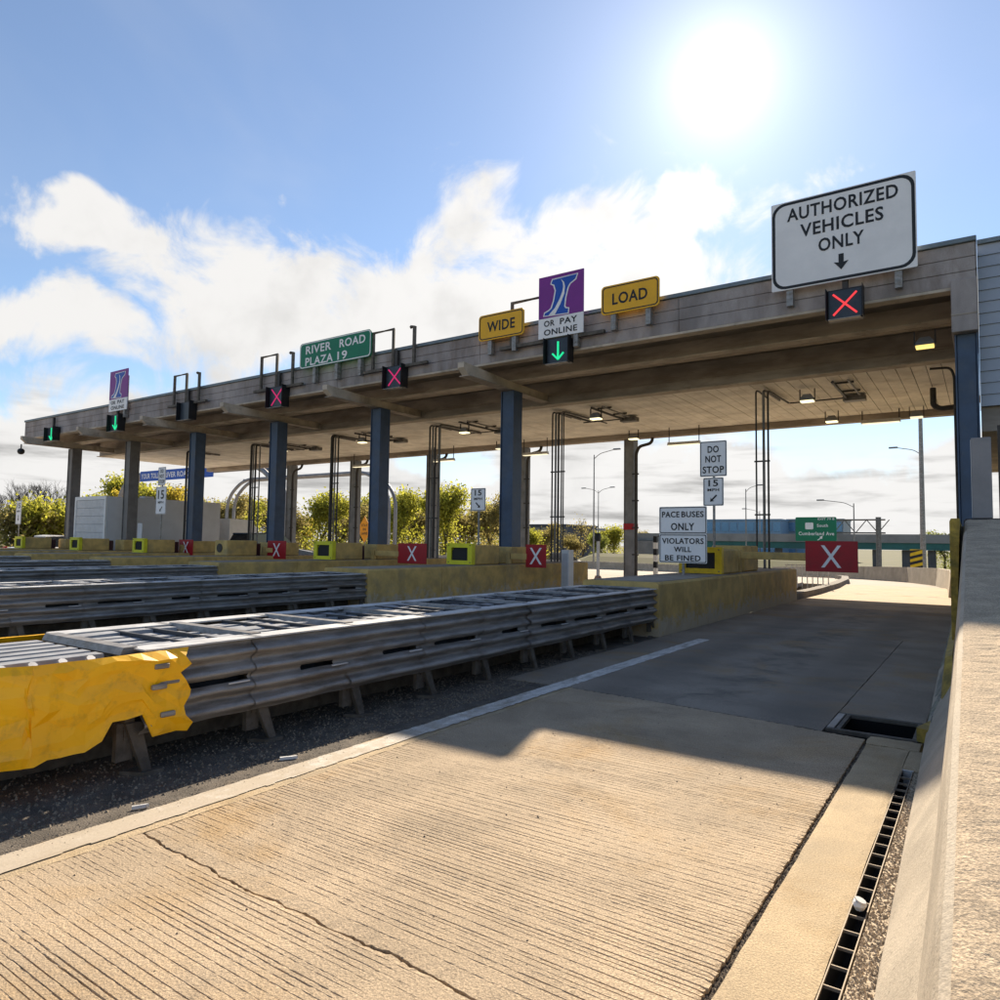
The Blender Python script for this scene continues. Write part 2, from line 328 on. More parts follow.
def ring_y(outer, inner, y0, y1):
    n = len(outer); mb = MB()
    v = [(x, y, z) for y in (y0, y1) for poly in (outer, inner) for x, z in poly]; f = []
    for j in range(n):
        k = (j + 1) % n
        f += [(j, k, n + k, n + j), (2 * n + j, 3 * n + j, 3 * n + k, 2 * n + k), (j, 2 * n + j, 2 * n + k, k), (n + j, n + k, 3 * n + k, 3 * n + j)]
    return mb.add(v, f)
def text_mb(txt, xc, zc, width, height, y, th=.004, bold=.02, shear=0.):
    """lettering facing -Y, fitted into width x height, centred on (xc, zc)"""
    cu = bpy.data.curves.new('txt', 'FONT'); cu.body = txt; cu.size = 1; cu.extrude = .0; cu.offset = bold; cu.shear = shear; cu.resolution_u = 3; cu.space_character = 1.08
    o = bpy.data.objects.new('txt', cu); COL.objects.link(o)
    dg = bpy.context.evaluated_depsgraph_get(); dg.update()
    me = bpy.data.meshes.new_from_object(o.evaluated_get(dg))
    vs_ = [v.co.copy() for v in me.vertices]; fs = [tuple(p.vertices) for p in me.polygons]
    bpy.data.objects.remove(o); bpy.data.curves.remove(cu); bpy.data.meshes.remove(me)
    x0, x1 = min(v.x for v in vs_), max(v.x for v in vs_); y0, y1 = min(v.y for v in vs_), max(v.y for v in vs_)
    mb = MB(); mb.add([(xc + ((v.x - x0) / (x1 - x0) - .5) * width, y, zc + ((v.y - y0) / (y1 - y0) - .5) * height) for v in vs_], fs)
    return mb
def poly_y(poly, y): return MB().add([(x, y, z) for x, z in poly], [tuple(range(len(poly)))])
def gz(y):
    """the ground falls away gently beyond the plaza"""
    t = min(max((y - 27) / 75, 0), 1); return -2.5 * t * t * (3 - 2 * t)

# ------------------------------------------------------------------ setting: ground, road, slabs
def sheet(name, xs, ys, zf, m, parent=None, kind='structure'):
    mb = MB(); nx = len(xs)
    mb.add([(x, y, zf(x, y)) for y in ys for x in xs], [(j * nx + i, j * nx + i + 1, (j + 1) * nx + i + 1, (j + 1) * nx + i) for j in range(len(ys) - 1) for i in range(nx - 1)])
    return obj(name, mb, m, parent, kind=kind)
def lin(a, b, n): return [a + (b - a) * i / n for i in range(n + 1)]
sheet('ground', [-1500, -400, -150, -80, -60, -40, -20, 0, 20, 60, 200, 900], [-300, -60, -20, 0, 20, 27] + lin(32, 102, 14) + [150, 300, 700, 1800],
      lambda x, y: gz(y) - .6, grass_m)
road = sheet('road', [-75, -50, -30, -15, -8, -4, -1, .06], [-150, -60, -20, -6.35, -6.3, 4, 12, 20, 27, 29.9, 30] + lin(34, 102, 17) + [130, 160],
             lambda x, y: gz(y) + (-.46 if -6.32 < y < 29.95 else -.03), concrete2)
rng = random.Random(3)
def slab(x0, x1, y0, y1, m, grooves=False, jag=.008, top=0., nx=None, name='slab', y1f=None, y0f=None):
    """a concrete panel with chipped edges; tined panels get real transverse grooves"""
    nx = nx or (110 if grooves else 24)
    xs = lin(x0, x1, nx); rows = []
    if grooves:
        y = y0 + .03; rows.append((y0, 0.))
        while y < y1 - .05:
            wd = rng.uniform(.0026, .0052); dp = rng.uniform(.002, .0062)
            rows += [(y, 0.), (y + wd * .5, -dp), (y + wd * 1.1, -dp), (y + wd * 1.6, 0.)]
            y += wd * 1.6 + rng.choice([.014, .018, .022, .026, .03, .036, .044])
        rows.append((y1, 0.))
    else:
        rows = [(a, 0.) for a in lin(y0, y1, max(4, int((y1 - y0) * 8)))]
    ph = [rng.uniform(0, 6.28) for _ in range(4)]
    nr = len(rows); v = []; f = []
    fade = [[0] * 0]
    for j, (y, dz_) in enumerate(rows):
        for i, x in enumerate(xs):
            t = (y - y0) / (y1 - y0)
            a = y0f(x) if y0f else y0; b = y1f(x) if y1f else y1
            wa = max(0, 1 - (y - y0) / .06); wb = max(0, 1 - (y1 - y) / (.06 if y1 < 2 else .5)); yy = y + (a - y0) * wa * wa + (b - y1) * wb * wb
            xx = x; zz_ = top
            if dz_:
                wear = (.6 - .45 * math.exp(-((x + 2.95) / .3) ** 2) - .45 * math.exp(-((x + 1.35) / .3) ** 2)) + .4 * sin(x * 2.1 + ph[0] + y * 1.7) * sin(x * .9 + ph[1] - y * .8)
                zz_ += dz_ * max(.03, wear + rng.uniform(-.55, .4)); yy += rng.uniform(-.0018, .0018)
            e = 0
            if i in (0, nx): xx += rng.uniform(-1, .4) * jag * (1 if i else -1); e = 1
            if j in (0, nr - 1): yy += rng.uniform(-1, .3) * jag * (1 if j else -1); e = 1
            if e: zz_ -= rng.uniform(.0, .006)
            else: zz_ += .0012 * sin(x * 1.3 + ph[2]) * sin(y * .9 + ph[3])
            v.append((xx, yy, zz_))
    n1_ = nx + 1
    f = [(j * n1_ + i, j * n1_ + i + 1, (j + 1) * n1_ + i + 1, (j + 1) * n1_ + i) for j in range(nr - 1) for i in range(nx)]
    rim = [i for i in range(n1_)] + [j * n1_ + nx for j in range(1, nr)] + [(nr - 1) * n1_ + i for i in range(nx - 1, -1, -1)] + [j * n1_ for j in range(nr - 2, 0, -1)]
    o = len(v); v += [(v[k][0], v[k][1], top - .14) for k in rim]
    f += [(rim[k], o + k, o + (k + 1) % len(rim), rim[(k + 1) % len(rim)]) for k in range(len(rim))]
    return obj(name, MB().add(v, f), m, road)
T_ = NT(white_line.node_tree); b_ = white_line.node_tree.nodes['Principled BSDF']; src = b_.inputs['Base Color'].links[0].from_socket
g_ = T_.n('ShaderNodeNewGeometry'); sp_ = T_.n('ShaderNodeSeparateXYZ'); T_.l(g_.outputs['Position'], sp_.inputs[0])
wear_ = T_.ramp(T_.m('ADD', sp_.outputs[1], T_.m('MULTIPLY', T_.m('SUBTRACT', T_.noise(g_.outputs['Position'], 7, 5, .7), .5), 9)), 6.2, 2.2)
T_.l(T_.mix(T_.m('MULTIPLY', wear_, .85), src, (.40, .33, .24)), b_.inputs['Base Color'])       # the paint is scuffed away towards the approach
# the lane in front of the camera
ja = lambda x: 1.875 + .012 * sin(x * 3) + .006 * sin(x * 11 + 1) + .004 * sin(x * 29) - .028 * (x + 3.3)
jb = lambda x: 6.14 - .17 * (x + 3.3) * (.35 + .25 * (x + 3.3) / 2.55)
slab(-3.33, -.755, -5, 1.86, lane_near, True, .006, y1f=lambda x: ja(x) - .004)
slab(-3.33, -.755, 1.9, 6.1, lane_near, True, .006, y0f=lambda x: ja(x) + .004, y1f=lambda x: jb(x) - .008)
slab(-4.12, -1.06, 6.15, 12.4, lane_shaded, False, .006, y0f=lambda x: jb(min(max(x, -3.3), -.76)) + .008, nx=40)
slab(-1.055, -.42, 6.68, 12.4, lane_shaded, False, .006)
slab(-4.12, -.42, 12.415, 18.2, lane_shaded, False, .006)
slab(-4.12, -.55, 18.215, 24.0, concrete, False, .006)
slab(-4.4, -.75, 24.015, 29.9, concrete, False, .006)
slab(-.731, -.466, -4, 5.735, gutter_c, False, .004, nx=8)
slab(-.462, -.365, 5.225, 5.735, gutter_c, False, .003, nx=4)
slab(-.74, -.40, 5.75, 6.0, gutter_c, False, .008, nx=10)
slab(-3.60, -3.336, -5, 10.5, gutter_c, False, .002, top=-.003, nx=8, name='lane_edge')
slab(-5.95, -3.61, -5, 10.3, asphalt, False, .012, top=-.012, name='shoulder')
# tar and grit filling the open joint
obj('joint_fill', MB().box(-.76, -.725, -4, 5.78, -.1, -.016), dirt, road)
# worn lane line painted over its strip
mb = MB(); n = 260
for k in range(n):
    y0, y1 = -5 + 15.5 * k / n, -5 + 15.5 * (k + 1) / n
    a = -3.58 + rng.uniform(0, .012); b = -3.39 + rng.uniform(-.012, .004)
    mb.add([(a, y0, .003), (b, y0, .003), (b, y1, .003), (a, y1, .003)], [(0, 1, 2, 3)])
obj('lane_line', mb, white_line, road)
# other lanes of the plaza
ISL = [-4.75, -10.9, -15.93, -21.0, -26.05, -31.0, -36.3]
for a, b in zip([-5.96] + [x - .8 for x in ISL[1:]], [x + .8 for x in ISL[1:]] + [-44.5]):
    for k in range(6):
        slab(min(a, b) + .01, max(a, b) - .01, -6 + k * 6 + .01, k * 6 - .01, concrete2, False, .006, nx=6)
for x in ISL[1:]:
    slab(x - .795, x + .795, -5, 10.3, asphalt, False, .01, top=-.01, nx=6, name='shoulder')

# drainage: trench drain, catch basin, gravel
trench_m = mat('dusty_grate', (.26, .21, .155), .7, .2, var=.3, scale=12)
t = thing('trench_drain', (-.425, 2.5, -.05), 'steel trench drain with open rungs along the right-hand gutter', 'drain')
obj('rail', MB().box(-.463, -.459, -1, 5.2, -.008, .003), trench_m, t); obj('rail', MB().box(-.405, -.401, -1, 5.2, -.008, .003), trench_m, t)
for xw in (-.464, -.404): obj('channel_wall', MB().box(xw, xw + .006, -1, 5.2, -.1, -.009), void, t)
obj('channel', MB().box(-.47, -.38, -1, 5.22, -.115, -.1), void, t)
y = -.9
while y < 5.15:
    obj('rung', MB().box(-.459, -.405, y, y + .005, -.010, .001), trench_m, t); y += .132
obj('channel_end', MB().box(-.463, -.40, 5.2, 5.215, -.1, .002), galv_l, t)
t = thing('catch_basin', (-.71, 6.33, -.1), 'rectangular catch basin with dark open mouth at the end of the gutter', 'drain')
obj('frame', MB().box(-1.05, -.43, 6.02, 6.06, -.03, .004, .004), rust_leg, t); obj('frame', MB().box(-1.05, -.43, 6.62, 6.66, -.03, .004, .004), rust_leg, t)
obj('frame', MB().box(-1.05, -.995, 6.065, 6.615, -.03, .005, .004), galv, t); obj('frame', MB().box(-.47, -.43, 6.065, 6.615, -.03, .005, .004), rust_leg, t)
obj('pit', MB().box(-1.05, -.43, 6.0, 6.68, -.45, -.44), void, t)
for bx in ((-1.04, -.994, 6.061, 6.619), (-.476, -.44, 6.061, 6.619), (-1.04, -.44, 6.02, 6.062), (-1.04, -.44, 6.618, 6.66)): obj('pit_wall', MB().box(*bx, -.439, -.031), void, t)
obj('grate_bar', MB().box(-.985, -.955, 6.07, 6.61, -.03, .0), rust_leg, t)
def stones(name, n, xf, yf, zf, smin, smax, m, parent=None, label=None):
    mb = MB()
    for k in range(n):
        x, y = xf(), yf(); s = rng.uniform(smin, smax); z = zf(x, y); a = rng.uniform(0, 6.28)
        p = [(x + s * cos(a + q) * rng.uniform(.6, 1.2), y + s * sin(a + q) * rng.uniform(.6, 1.2), z) for q in (0, 1.57, 3.14, 4.71)]
        top = (x + rng.uniform(-.3, .3) * s, y + rng.uniform(-.3, .3) * s, z + s * rng.uniform(.6, 1.1))
        mb.add(p + [top], [(0, 1, 4), (1, 2, 4), (2, 3, 4), (3, 0, 4)])
    return obj(name, mb, m, parent, label, 'gravel' if label else None, kind='stuff')
toe = lambda y: -.262 - .0215 * y
grit_m = mat('grit', (.20, .165, .125), .95, var=.6, scale=50)
gravel_m = mat('gravel', (.42, .34, .245), .9, var=.55, scale=70)
obj('gravel_bed', MB().box(-.397, -.2, -2, 5.21, -.1, -.006), gravel_m, road)
stones('joint_grit', 900, lambda: -.742 + rng.gauss(0, .007), lambda: rng.uniform(.5, 5.7), lambda x, y: -.016, .003, .009, grit_m, road)
stones('gravel', 9000, lambda: rng.uniform(-.397, -.27), lambda: rng.uniform(.6, 5.2), lambda x, y: -.006, .003, .009, gravel_m, None, 'loose tan gravel strip between the trench drain and the barrier toe')
stones('edge_grit', 1500, lambda: -3.66 + abs(rng.gauss(0, .09)), lambda: rng.uniform(.8, 7), lambda x, y: .001, .002, .006, grit_m, road)
stones('grit', 11000, lambda: -3.75 - 1.9 * rng.random() ** 1.3, lambda: rng.uniform(.6, 8.5), lambda x, y: -.012, .004, .014, grit_m, None, 'dark loose grit on the shoulder under the nearest crash cushion')

# ------------------------------------------------------------------ right-hand barrier with ramped top
ztop = lambda y: .52 + .13 * y
t = thing('concrete_barrier', (.2, 3, 0), 'tall sunlit concrete barrier with a rough ramped top along the right edge', 'barrier')
rings = []
for y in lin(-3, 9.2, 70):
    o = -.0215 * y; zt = max(ztop(y), .45)
    e = [(toe(y), 0), (toe(y) + .015, .075), (-.122 + o * .8, .33), (-.074 + o * .55, zt - .05), (-.062 + o * .55, zt - .015), (-.042 + o * .55, zt)]
    rings.append([(x + rng.uniform(-.0015, .0015), y, z) for x, z in e] + [(.06, y, zt - .06), (.06, y, 0)])
obj('face', MB().loft(rings), barrier_c, t)
mb = MB(); ys = lin(-3, 9.2, 420); xs = lin(-.044, .62, 26); nx = len(xs)
v = []
for y in ys:
    for i, x in enumerate(xs):
        xx = x - (.0118 * y if i < 2 else 0)
        v.append((xx, y, max(ztop(y), .45) + (.002 if i == 0 else .006) + rng.uniform(-.0022, .0022) * (0.4 if i < 2 else 1) + .003 * sin(x * 9 + y * 2.3) * sin(y * 5.1)))
mb.add(v, [(j * nx + i, j * nx + i + 1, (j + 1) * nx + i + 1, (j + 1) * nx + i) for j in range(len(ys) - 1) for i in range(nx - 1)])
obj('rough_top', mb, rough_c, t, 'rough broken aggregate top of the barrier')
mb = MB().prism_x([(-3, 0), (9.2, 0), (9.2, 1.70), (-.5, .45), (-3, .44)], .061, .62); obj('core', mb, barrier_c, t)
obj('cap', MB().box(-.185, .9, 9.21, 9.55, 1.66, 1.735, .02), pipe_m, t); obj('end_block', MB().box(-.165, .88, 9.22, 9.5, 0, 1.655), barrier_c, t)
# raised mossy kerb with yellow edge
t = thing('island_kerb', (-.4, 14, 0), 'mossy rough concrete kerb with worn yellow edge along the right wall', 'kerb')
def kx(y): return -.40 - .0158 * (y - 6.2)
rings = []; rings2 = []
for y in lin(6.2, 22, 90):
    q = kx(y); w = min(1, (y - 6.2) / .9)
    rings.append([(q + rng.uniform(-.012, .012), y, 0), (q + .035 + rng.uniform(-.012, .012), y, .12), (q + .09 + rng.uniform(-.01, .01), y, .26 * (.25 + .75 * w)), (q + .25, y, .26 * (.25 + .75 * w)), (q + .25, y, 0)])
    rings2.append([(q + .094, y, .20 * w), (q + .09, y, .265 * (.25 + .75 * w)), (q + .115, y, (.27 + .2) * w + .02), (q + .17, y, (.27 + .24) * w + .02), (q + .26, y, .27 * w)])
obj('kerb_face', MB().loft(rings), curb_c, t); obj('yellow_edge', MB().loft(rings2), yellow_edge, t)
obj('kerb_nose', MB().prism_z([(-.44, 6.03), (-.36, 5.98), (-.20, 6.6), (-.27, 6.75)], 0, .10), yellow_edge, t)
for k in range(3):
    obj('stripe', MB().add([(kx(17.2 + k * 1.3) - .012, 17.2 + k * 1.3, .06), (kx(17.7 + k * 1.3) - .012, 17.7 + k * 1.3, .06), (kx(18.2 + k * 1.3) + .075, 18.2 + k * 1.3, .272), (kx(17.7 + k * 1.3) + .075, 17.7 + k * 1.3, .272)], [(0, 1, 2, 3)]), sign_k, t)
t = thing('parapet_wall', (.1, 16, 0), 'yellow-edged parapet wall running back beside the blue end column', 'wall')
rw = lambda y: kx(y) + .185
mb = MB(); mb.loft([[(rw(y), y, 0), (.5, y, 0), (.5, y, 1.66), (rw(y), y, 1.66)] for y in (9.56, 24)]); obj('wall', mb, barrier_c, t)
mb = MB(); mb.loft([[(rw(y) - .035 + rng.uniform(-.004, .004), y, .30), (rw(y) - .004, y, .30), (rw(y) + .05, y, 1.664), (rw(y) + .05, y, 1.70), (rw(y) - .02 + rng.uniform(-.004, .004), y, 1.70), (rw(y) - .035, y, 1.67)] for y in lin(8.2, 24, 60)]); obj('yellow_arris', mb, yellow_edge, t)
# grey cabinet on the wall
t = thing('utility_cabinet', (0, 9.4, 1.735), 'grey steel cabinet standing on the end of the ramped barrier', 'cabinet')
obj('body', MB().box(-.10, .082, 9.24, 9.52, 1.737, 2.62, .006), cab_m, t); obj('side_panel', MB().box(-.106, -.101, 9.25, 9.51, 1.75, 2.6), cab_l, t)
obj('post', MB().box(.14, .17, 9.3, 9.33, 1.737, 2.75), pipe_m, t)

# ------------------------------------------------------------------ crash cushions
BAY0, PITCHY, NB = 2.27, .885, 9
def cushion():
    x0 = ISL[0]; hw = .61
    t = thing('crash_cushion', (x0, 6.3, -.012), 'nearest crash cushion with torn yellow nose and grey corrugated side panels', 'crash cushion', 'crash cushions ahead of the toll islands')
    prof = []
    for k in range(29):
        z = .235 + .47 * k / 28
        prof.append((.034 * cos(2 * pi * (k / 28) * 4 + pi), z))
    for side in (1, -1):
        for b in range(NB):
            ya = BAY0 + b * PITCHY + (.02 if b == 0 else -.10); yb = BAY0 + (b + 1) * PITCHY + .06
            off = .012 * (NB - b) / NB * 2 + rng.uniform(-.004, .006)
            bend = rng.uniform(-.014, .012); tilt = rng.uniform(-.012, .012); dent = (rng.choice([0, .02, .035, .05]), rng.uniform(.2, .8), rng.uniform(.25, .65))
            ysn = lin(ya, yb, 10); v = []; f = []; js = (rng.randint(2, 4), rng.randint(6, 8))
            P = [(hw - .16, .705 + .018), (hw - .01, .705 + .022)] [::-1]
            for j, y in enumerate(ysn):
                tt = j / 10
                ring = [(x0 + side * (hw + off - .014 * tt + d_ + bend * sin(tt * pi) - dent[0] * math.exp(-((tt - dent[1]) / .16) ** 2 - ((z - dent[2]) / .07) ** 2)), y, z + (rng.uniform(-.003, .003)) + tilt * (tt - .5)) for d_, z in prof]
                ring += [(x0 + side * (a), y, z) for a, z in P]
                v += ring
            m_ = len(prof) + 2
            for j in range(10):
                for i in range(m_ - 1):
                    if js[0] <= j <= js[1] and 13 <= i <= 14: continue
                    q = (j * m_ + i, j * m_ + i + 1, (j + 1) * m_ + i + 1, (j + 1) * m_ + i)
                    f.append(q if side > 0 else q[::-1])
            p = obj('side_panel', MB().add(v, f), galv, t, smooth=True)
            obj('top_lip', MB().box(x0 + side * (hw - .15), x0 + side * (hw + .03), ya, yb - .1, .724, .734) if side > 0 else MB().box(x0 - hw - .03, x0 - hw + .15, ya, yb - .1, .724, .734), galv_l, p)
            bz = BAY0 + b * PITCHY + .42
            xb0 = x0 + side * (hw + .012 + off)
            obj('bolt_plate_or_glint', MB().box(min(xb0, xb0 + side * .014), max(xb0, xb0 + side * .014), bz + .16, bz + .32, .448, .458, .002), galv_l, p)  # pale bar painted in as a sunlit glint along the panel slot
    for b in range(NB + 1):
        y = BAY0 + b * PITCHY
        dgm = obj('diaphragm', MB().box(x0 - hw + .07, x0 + hw - .07, y - .03, y + .03, .2, .70), rust_leg, t)
        obj('cross_cap', MB().prism_x([(y - .06, .70), (y + .06, .70), (y + .04, .742), (y - .04, .742)], x0 - hw + .1, x0 + hw - .1), galv, dgm)
        for side in (1, -1):
            xs_ = x0 + side * (hw - .10)
            mb = MB()
            lean = rng.uniform(-.02, .02)
            mb.loft([[(xs_ + side * (.03 + q[0] * .022), y + .01 + q[1] * .045, .30) for q in ((-1, -1), (1, -1), (1, 1), (-1, 1))],
                     [(xs_ + side * (.07 + q[0] * .016), y + .10 + lean + q[1] * .028, 0.0) for q in ((-1, -1), (1, -1), (1, 1), (-1, 1))]])
            mb.box(xs_ - .02, xs_ + .02, y - .07, y + .03, .08, .30)
            mb.prism_z([(xs_ + side * a_, y + b_) for a_, b_ in ((-.02, -.02), (.11, .05), (.12, .17), (.06, .18), (-.03, .08))][::side], -.012, .012)
            obj('leg', mb, rust_leg, t)
    for b in range(NB):
        ya, yb = BAY0 + b * PITCHY + .1, BAY0 + (b + 1) * PITCHY - .1
        c0 = obj('cartridge', MB().box(x0 - .44, x0 + .44, ya - .02, yb + .02, .30, .675), cart_d, t)
        for k in range(6):
            xx = x0 - .375 + k * .15
            zr = .712 + rng.uniform(-.008, .012)
            mb = MB().loft([[(xx - .060, yq, .67), (xx - .050, yq, zr + .006 * sin(k + b + yq * 3)), (xx + .050, yq, zr + .006 * sin(k * 2 + b + yq * 5)), (xx + .060, yq, .67)] for yq in lin(ya - .01, yb + .01, 3)])
            obj('rib', mb, cart, c0)
        for q_ in (.28, .52): obj('strap', MB().box(x0 - .44, x0 + .44, ya + q_ - .012, ya + q_ + .012, .70, .732), cart_d, c0)
        mb = MB()
        for k in range(7):
            yy = ya + .05 + k * (yb - ya - .1) / 6.5
            mb.tube([(x0 + .43, yy, .66), (x0 + .49, yy, .69)], .022, 6)
        obj('edge_lugs', mb, cart, c0)
    obj('monorail', MB().box(x0 - .09, x0 + .09, 1.3, 10.25, 0, .17), rust_leg, t)
    # yellow nose wrap: crumpled plastic, scalloped rear edge
    plan = [(hw + .066, 2.56), (hw + .068, 2.35), (hw + .066, 2.1), (hw + .06, 1.9), (hw + .06, 1.70), (hw + .045, 1.66), (.46, 1.25), (.24, 1.02), (0, .97)]
    plan = plan + [(-a, b) for a, b in plan[::-1][1:]]
    fine = []; nr_ = random.Random(21)
    for i in range(len(plan) - 1):
        for k in range(3): fine.append((plan[i][0] + (plan[i + 1][0] - plan[i][0]) * k / 3, plan[i][1] + (plan[i + 1][1] - plan[i][1]) * k / 3))
    fine.append(plan[-1]); nz = 10; v = []; f = []; nn = len(fine)
    for i, (a, y) in enumerate(fine):
        side_ = abs(a) > .55
        for k in range(nz + 1):
            q = k / nz
            zb = .22 + (.14 if side_ and a > 0 and 2.08 < y < 2.3 else .05 if side_ and a > 0 and 2.0 < y <= 2.08 else 0) + (nr_.uniform(-.008, .008) if y > 1.7 else -.015)
            z = zb + (.722 - zb) * q + (nr_.uniform(-.012, .012) if 0 < k < nz else 0)
            w = nr_.uniform(-.009, .009) if side_ and 0 < k < nz else nr_.uniform(-.004, .004)
            w += .022 * (1 - 2 * abs((1.9 * q + .8 * y) % 1 - .5)) * (1 if side_ else .3) - .012
            if k == nz: w -= .03
            yy = y
            if i in (0, nn - 1): yy += nr_.choice([-.06, -.03, .0, .02, .03]) * (1 if k % 2 else .4)
            v.append((x0 + a + w * (1 if a > 0 else -1) * min(1, abs(a) / .3), yy + (0 if side_ else -w * .5) + (nr_.uniform(-.012, .012) if 0 < i < nn - 1 else 0), z))
    for i in range(nn - 1):
        for k in range(nz):
            a_, b_, c_2, d_2 = i * (nz + 1) + k, i * (nz + 1) + k + 1, (i + 1) * (nz + 1) + k + 1, (i + 1) * (nz + 1) + k
            f += [(a_, b_, c_2), (a_, c_2, d_2)] if nr_.random() < .65 else [(a_, b_, d_2), (b_, c_2, d_2)]
    nose = obj('nose_cover', MB().add(v, f), nose_y, t, 'crumpled bright yellow nose cover with a torn lower corner')
    md = nose.modifiers.new('thick', 'SOLIDIFY'); md.thickness = .008; md.offset = -1
    for (yy, zz_) in ((2.37, .62), (2.36, .50), (2.42, .33)):
        obj('bolt_plate_or_glint', MB().box(x0 + hw + .06, x0 + hw + .088, yy - .045, yy + .045, zz_, zz_ + .03, .005), galv, nose)
    c0 = obj('nose_cartridge', MB().box(x0 - .46, x0 + .46, 1.2, 2.16, .3, .67), cart_d, t)
    for k in range(6):
        xx = x0 - .39 + k * .156
        obj('rib', MB().loft([[(xx - .062, yq, .665), (xx - .05, yq, .712), (xx + .05, yq, .712), (xx + .062, yq, .665)] for yq in (1.22, 2.15)]), cart, c0)
    for k in range(6):
        yy = 1.3 + k * .15
        obj('edge_lug', MB().tube([(x0 + .46, yy, .65), (x0 + .50, yy, .705)], .024, 7), galv_l, c0)
    return t
c1 = cushion()
ordn = ['', 'second', 'third', 'fourth', 'fifth', 'sixth', 'seventh']
for i, x in enumerate(ISL[1:], 1):
    c = copy_tree(c1, Vector((x, 6.3, -.012)))
    c['label'] = f'{ordn[i]} crash cushion counting leftward from the nearest yellow-nosed one'

# ------------------------------------------------------------------ toll islands, bumper blocks, lane gates
T_ = NT(must.node_tree); b_ = must.node_tree.nodes['Principled BSDF']; src = b_.inputs['Base Color'].links[0].from_socket
g_ = T_.n('ShaderNodeNewGeometry'); sp_ = T_.n('ShaderNodeSeparateXYZ'); T_.l(g_.outputs['Position'], sp_.inputs[0])
wear_ = T_.ramp(T_.m('ADD', sp_.outputs[2], T_.m('MULTIPLY', T_.m('SUBTRACT', T_.noise(g_.outputs['Position'], 5.5, 6, .72), .5), 1.3)), .34, .10)
T_.l(T_.mix(T_.m('MULTIPLY', wear_, .85), src, (.47, .41, .31)), b_.inputs['Base Color'])       # paint scraped off low down by wheels
def island(i, x):
    n = ['nearest the camera lane', 'between the wide load lane and third lane', 'third from the right', 'fourth from the right', 'fifth from the right', 'sixth from the right', 'farthest left'][i]
    t = thing('toll_island', (x, 15, 0), f'mustard painted concrete toll island, {n}', 'toll island', 'toll islands under the canopy')
    hw = .645
    segs = [(10.25, 12.6), (12.61, 15.2), (15.21, 17.6), (17.61, 19.8)]
    for a, b in segs:
        ys = lin(a, b, 12); rings = []
        for y in ys:
            rings.append([(x - hw, y, 0), (x + hw + rng.uniform(-.008, .008), y, 0), (x + hw + rng.uniform(-.010, .010), y, .22 + rng.uniform(-.01, .01)), (x + hw + rng.uniform(-.004, .004), y, .5), (x + hw, y, .79), (x + hw - .03, y, .82), (x - hw + .03, y, .82), (x - hw, y, .79)])
        obj('kerb_block', MB().loft(rings), must, t)
    obj('deck', MB().box(x - hw + .1, x + hw - .1, 10.4, 19.7, .822, .828), concrete2, t)
    return t
for i, x in enumerate(ISL): island(i, x)
where = ['nearest toll island', 'second toll island from the right', 'third toll island from the right', 'fourth toll island from the right', 'fifth toll island from the right', 'sixth toll island from the right', 'leftmost toll island']
def bumper(i, x):
    z = .828
    if i == 3:
        t = thing('bumper_block', (x, 14.7, z), 'olive bumper block with round black opening on the ' + where[i], 'bumper block', 'bumper blocks on the islands')
        obj('block', MB().box(x - .34, x + .34, 14.12, 15.3, z, z + .52, .03), must, t)
        mb = MB().tube([(x - .05, 14.10, z + .26), (x - .05, 14.2, z + .26)], .15, 18); obj('opening', mb, black, t)
    else:
        t = thing('bumper_block', (x, 14.7, z), ('lime' if i > 1 else 'yellow') + ' framed bumper block with black centre on the ' + where[i], 'bumper block', 'bumper blocks on the islands')
        w = .40 if i else .44
        obj('block', MB().box(x - w + .02, x + w - .02, 14.2, 15.3, z, z + .50, .03), must, t)
        ym = hazard_y if i == 0 else lime
        fr = obj('face_frame', ring_y([(x - w, z + .01), (x + w, z + .01), (x + w, z + .54), (x - w, z + .54)], [(x - w + .14, z + .11), (x + w - .14, z + .11), (x + w - .14, z + .43), (x - w + .14, z + .43)], 14.06, 14.19), ym, t)
        mb = MB().prism_y([(x - w + .14, z + .11), (x + w - .14, z + .11), (x + w - .14, z + .43), (x - w + .22, z + .43), (x - w + .14, z + .34)], 14.10, 14.185); obj('rubber_pad', mb, rubber, t)
        for a in (-1, 1):
            for b in (.06, .49): obj('bolt', MB().tube([(x + a * (w - .06), 14.045, z + b), (x + a * (w - .06), 14.06, z + b)], .014, 6), rust_leg, fr)
    obj('motor_box', MB().box(x - .2, x + .2, 15.32, 15.55, z, z + .42, .01), mat('maroon_box', (.05, .012, .015), .5, var=.2, scale=6), t)
    obj('rear_block', MB().box(x - .36, x + .36, 15.9, 17.1, z, z + .58 if i == 0 else z + .46, .03), must, t)
    return t
for i, x in enumerate(ISL): bumper(i, x)
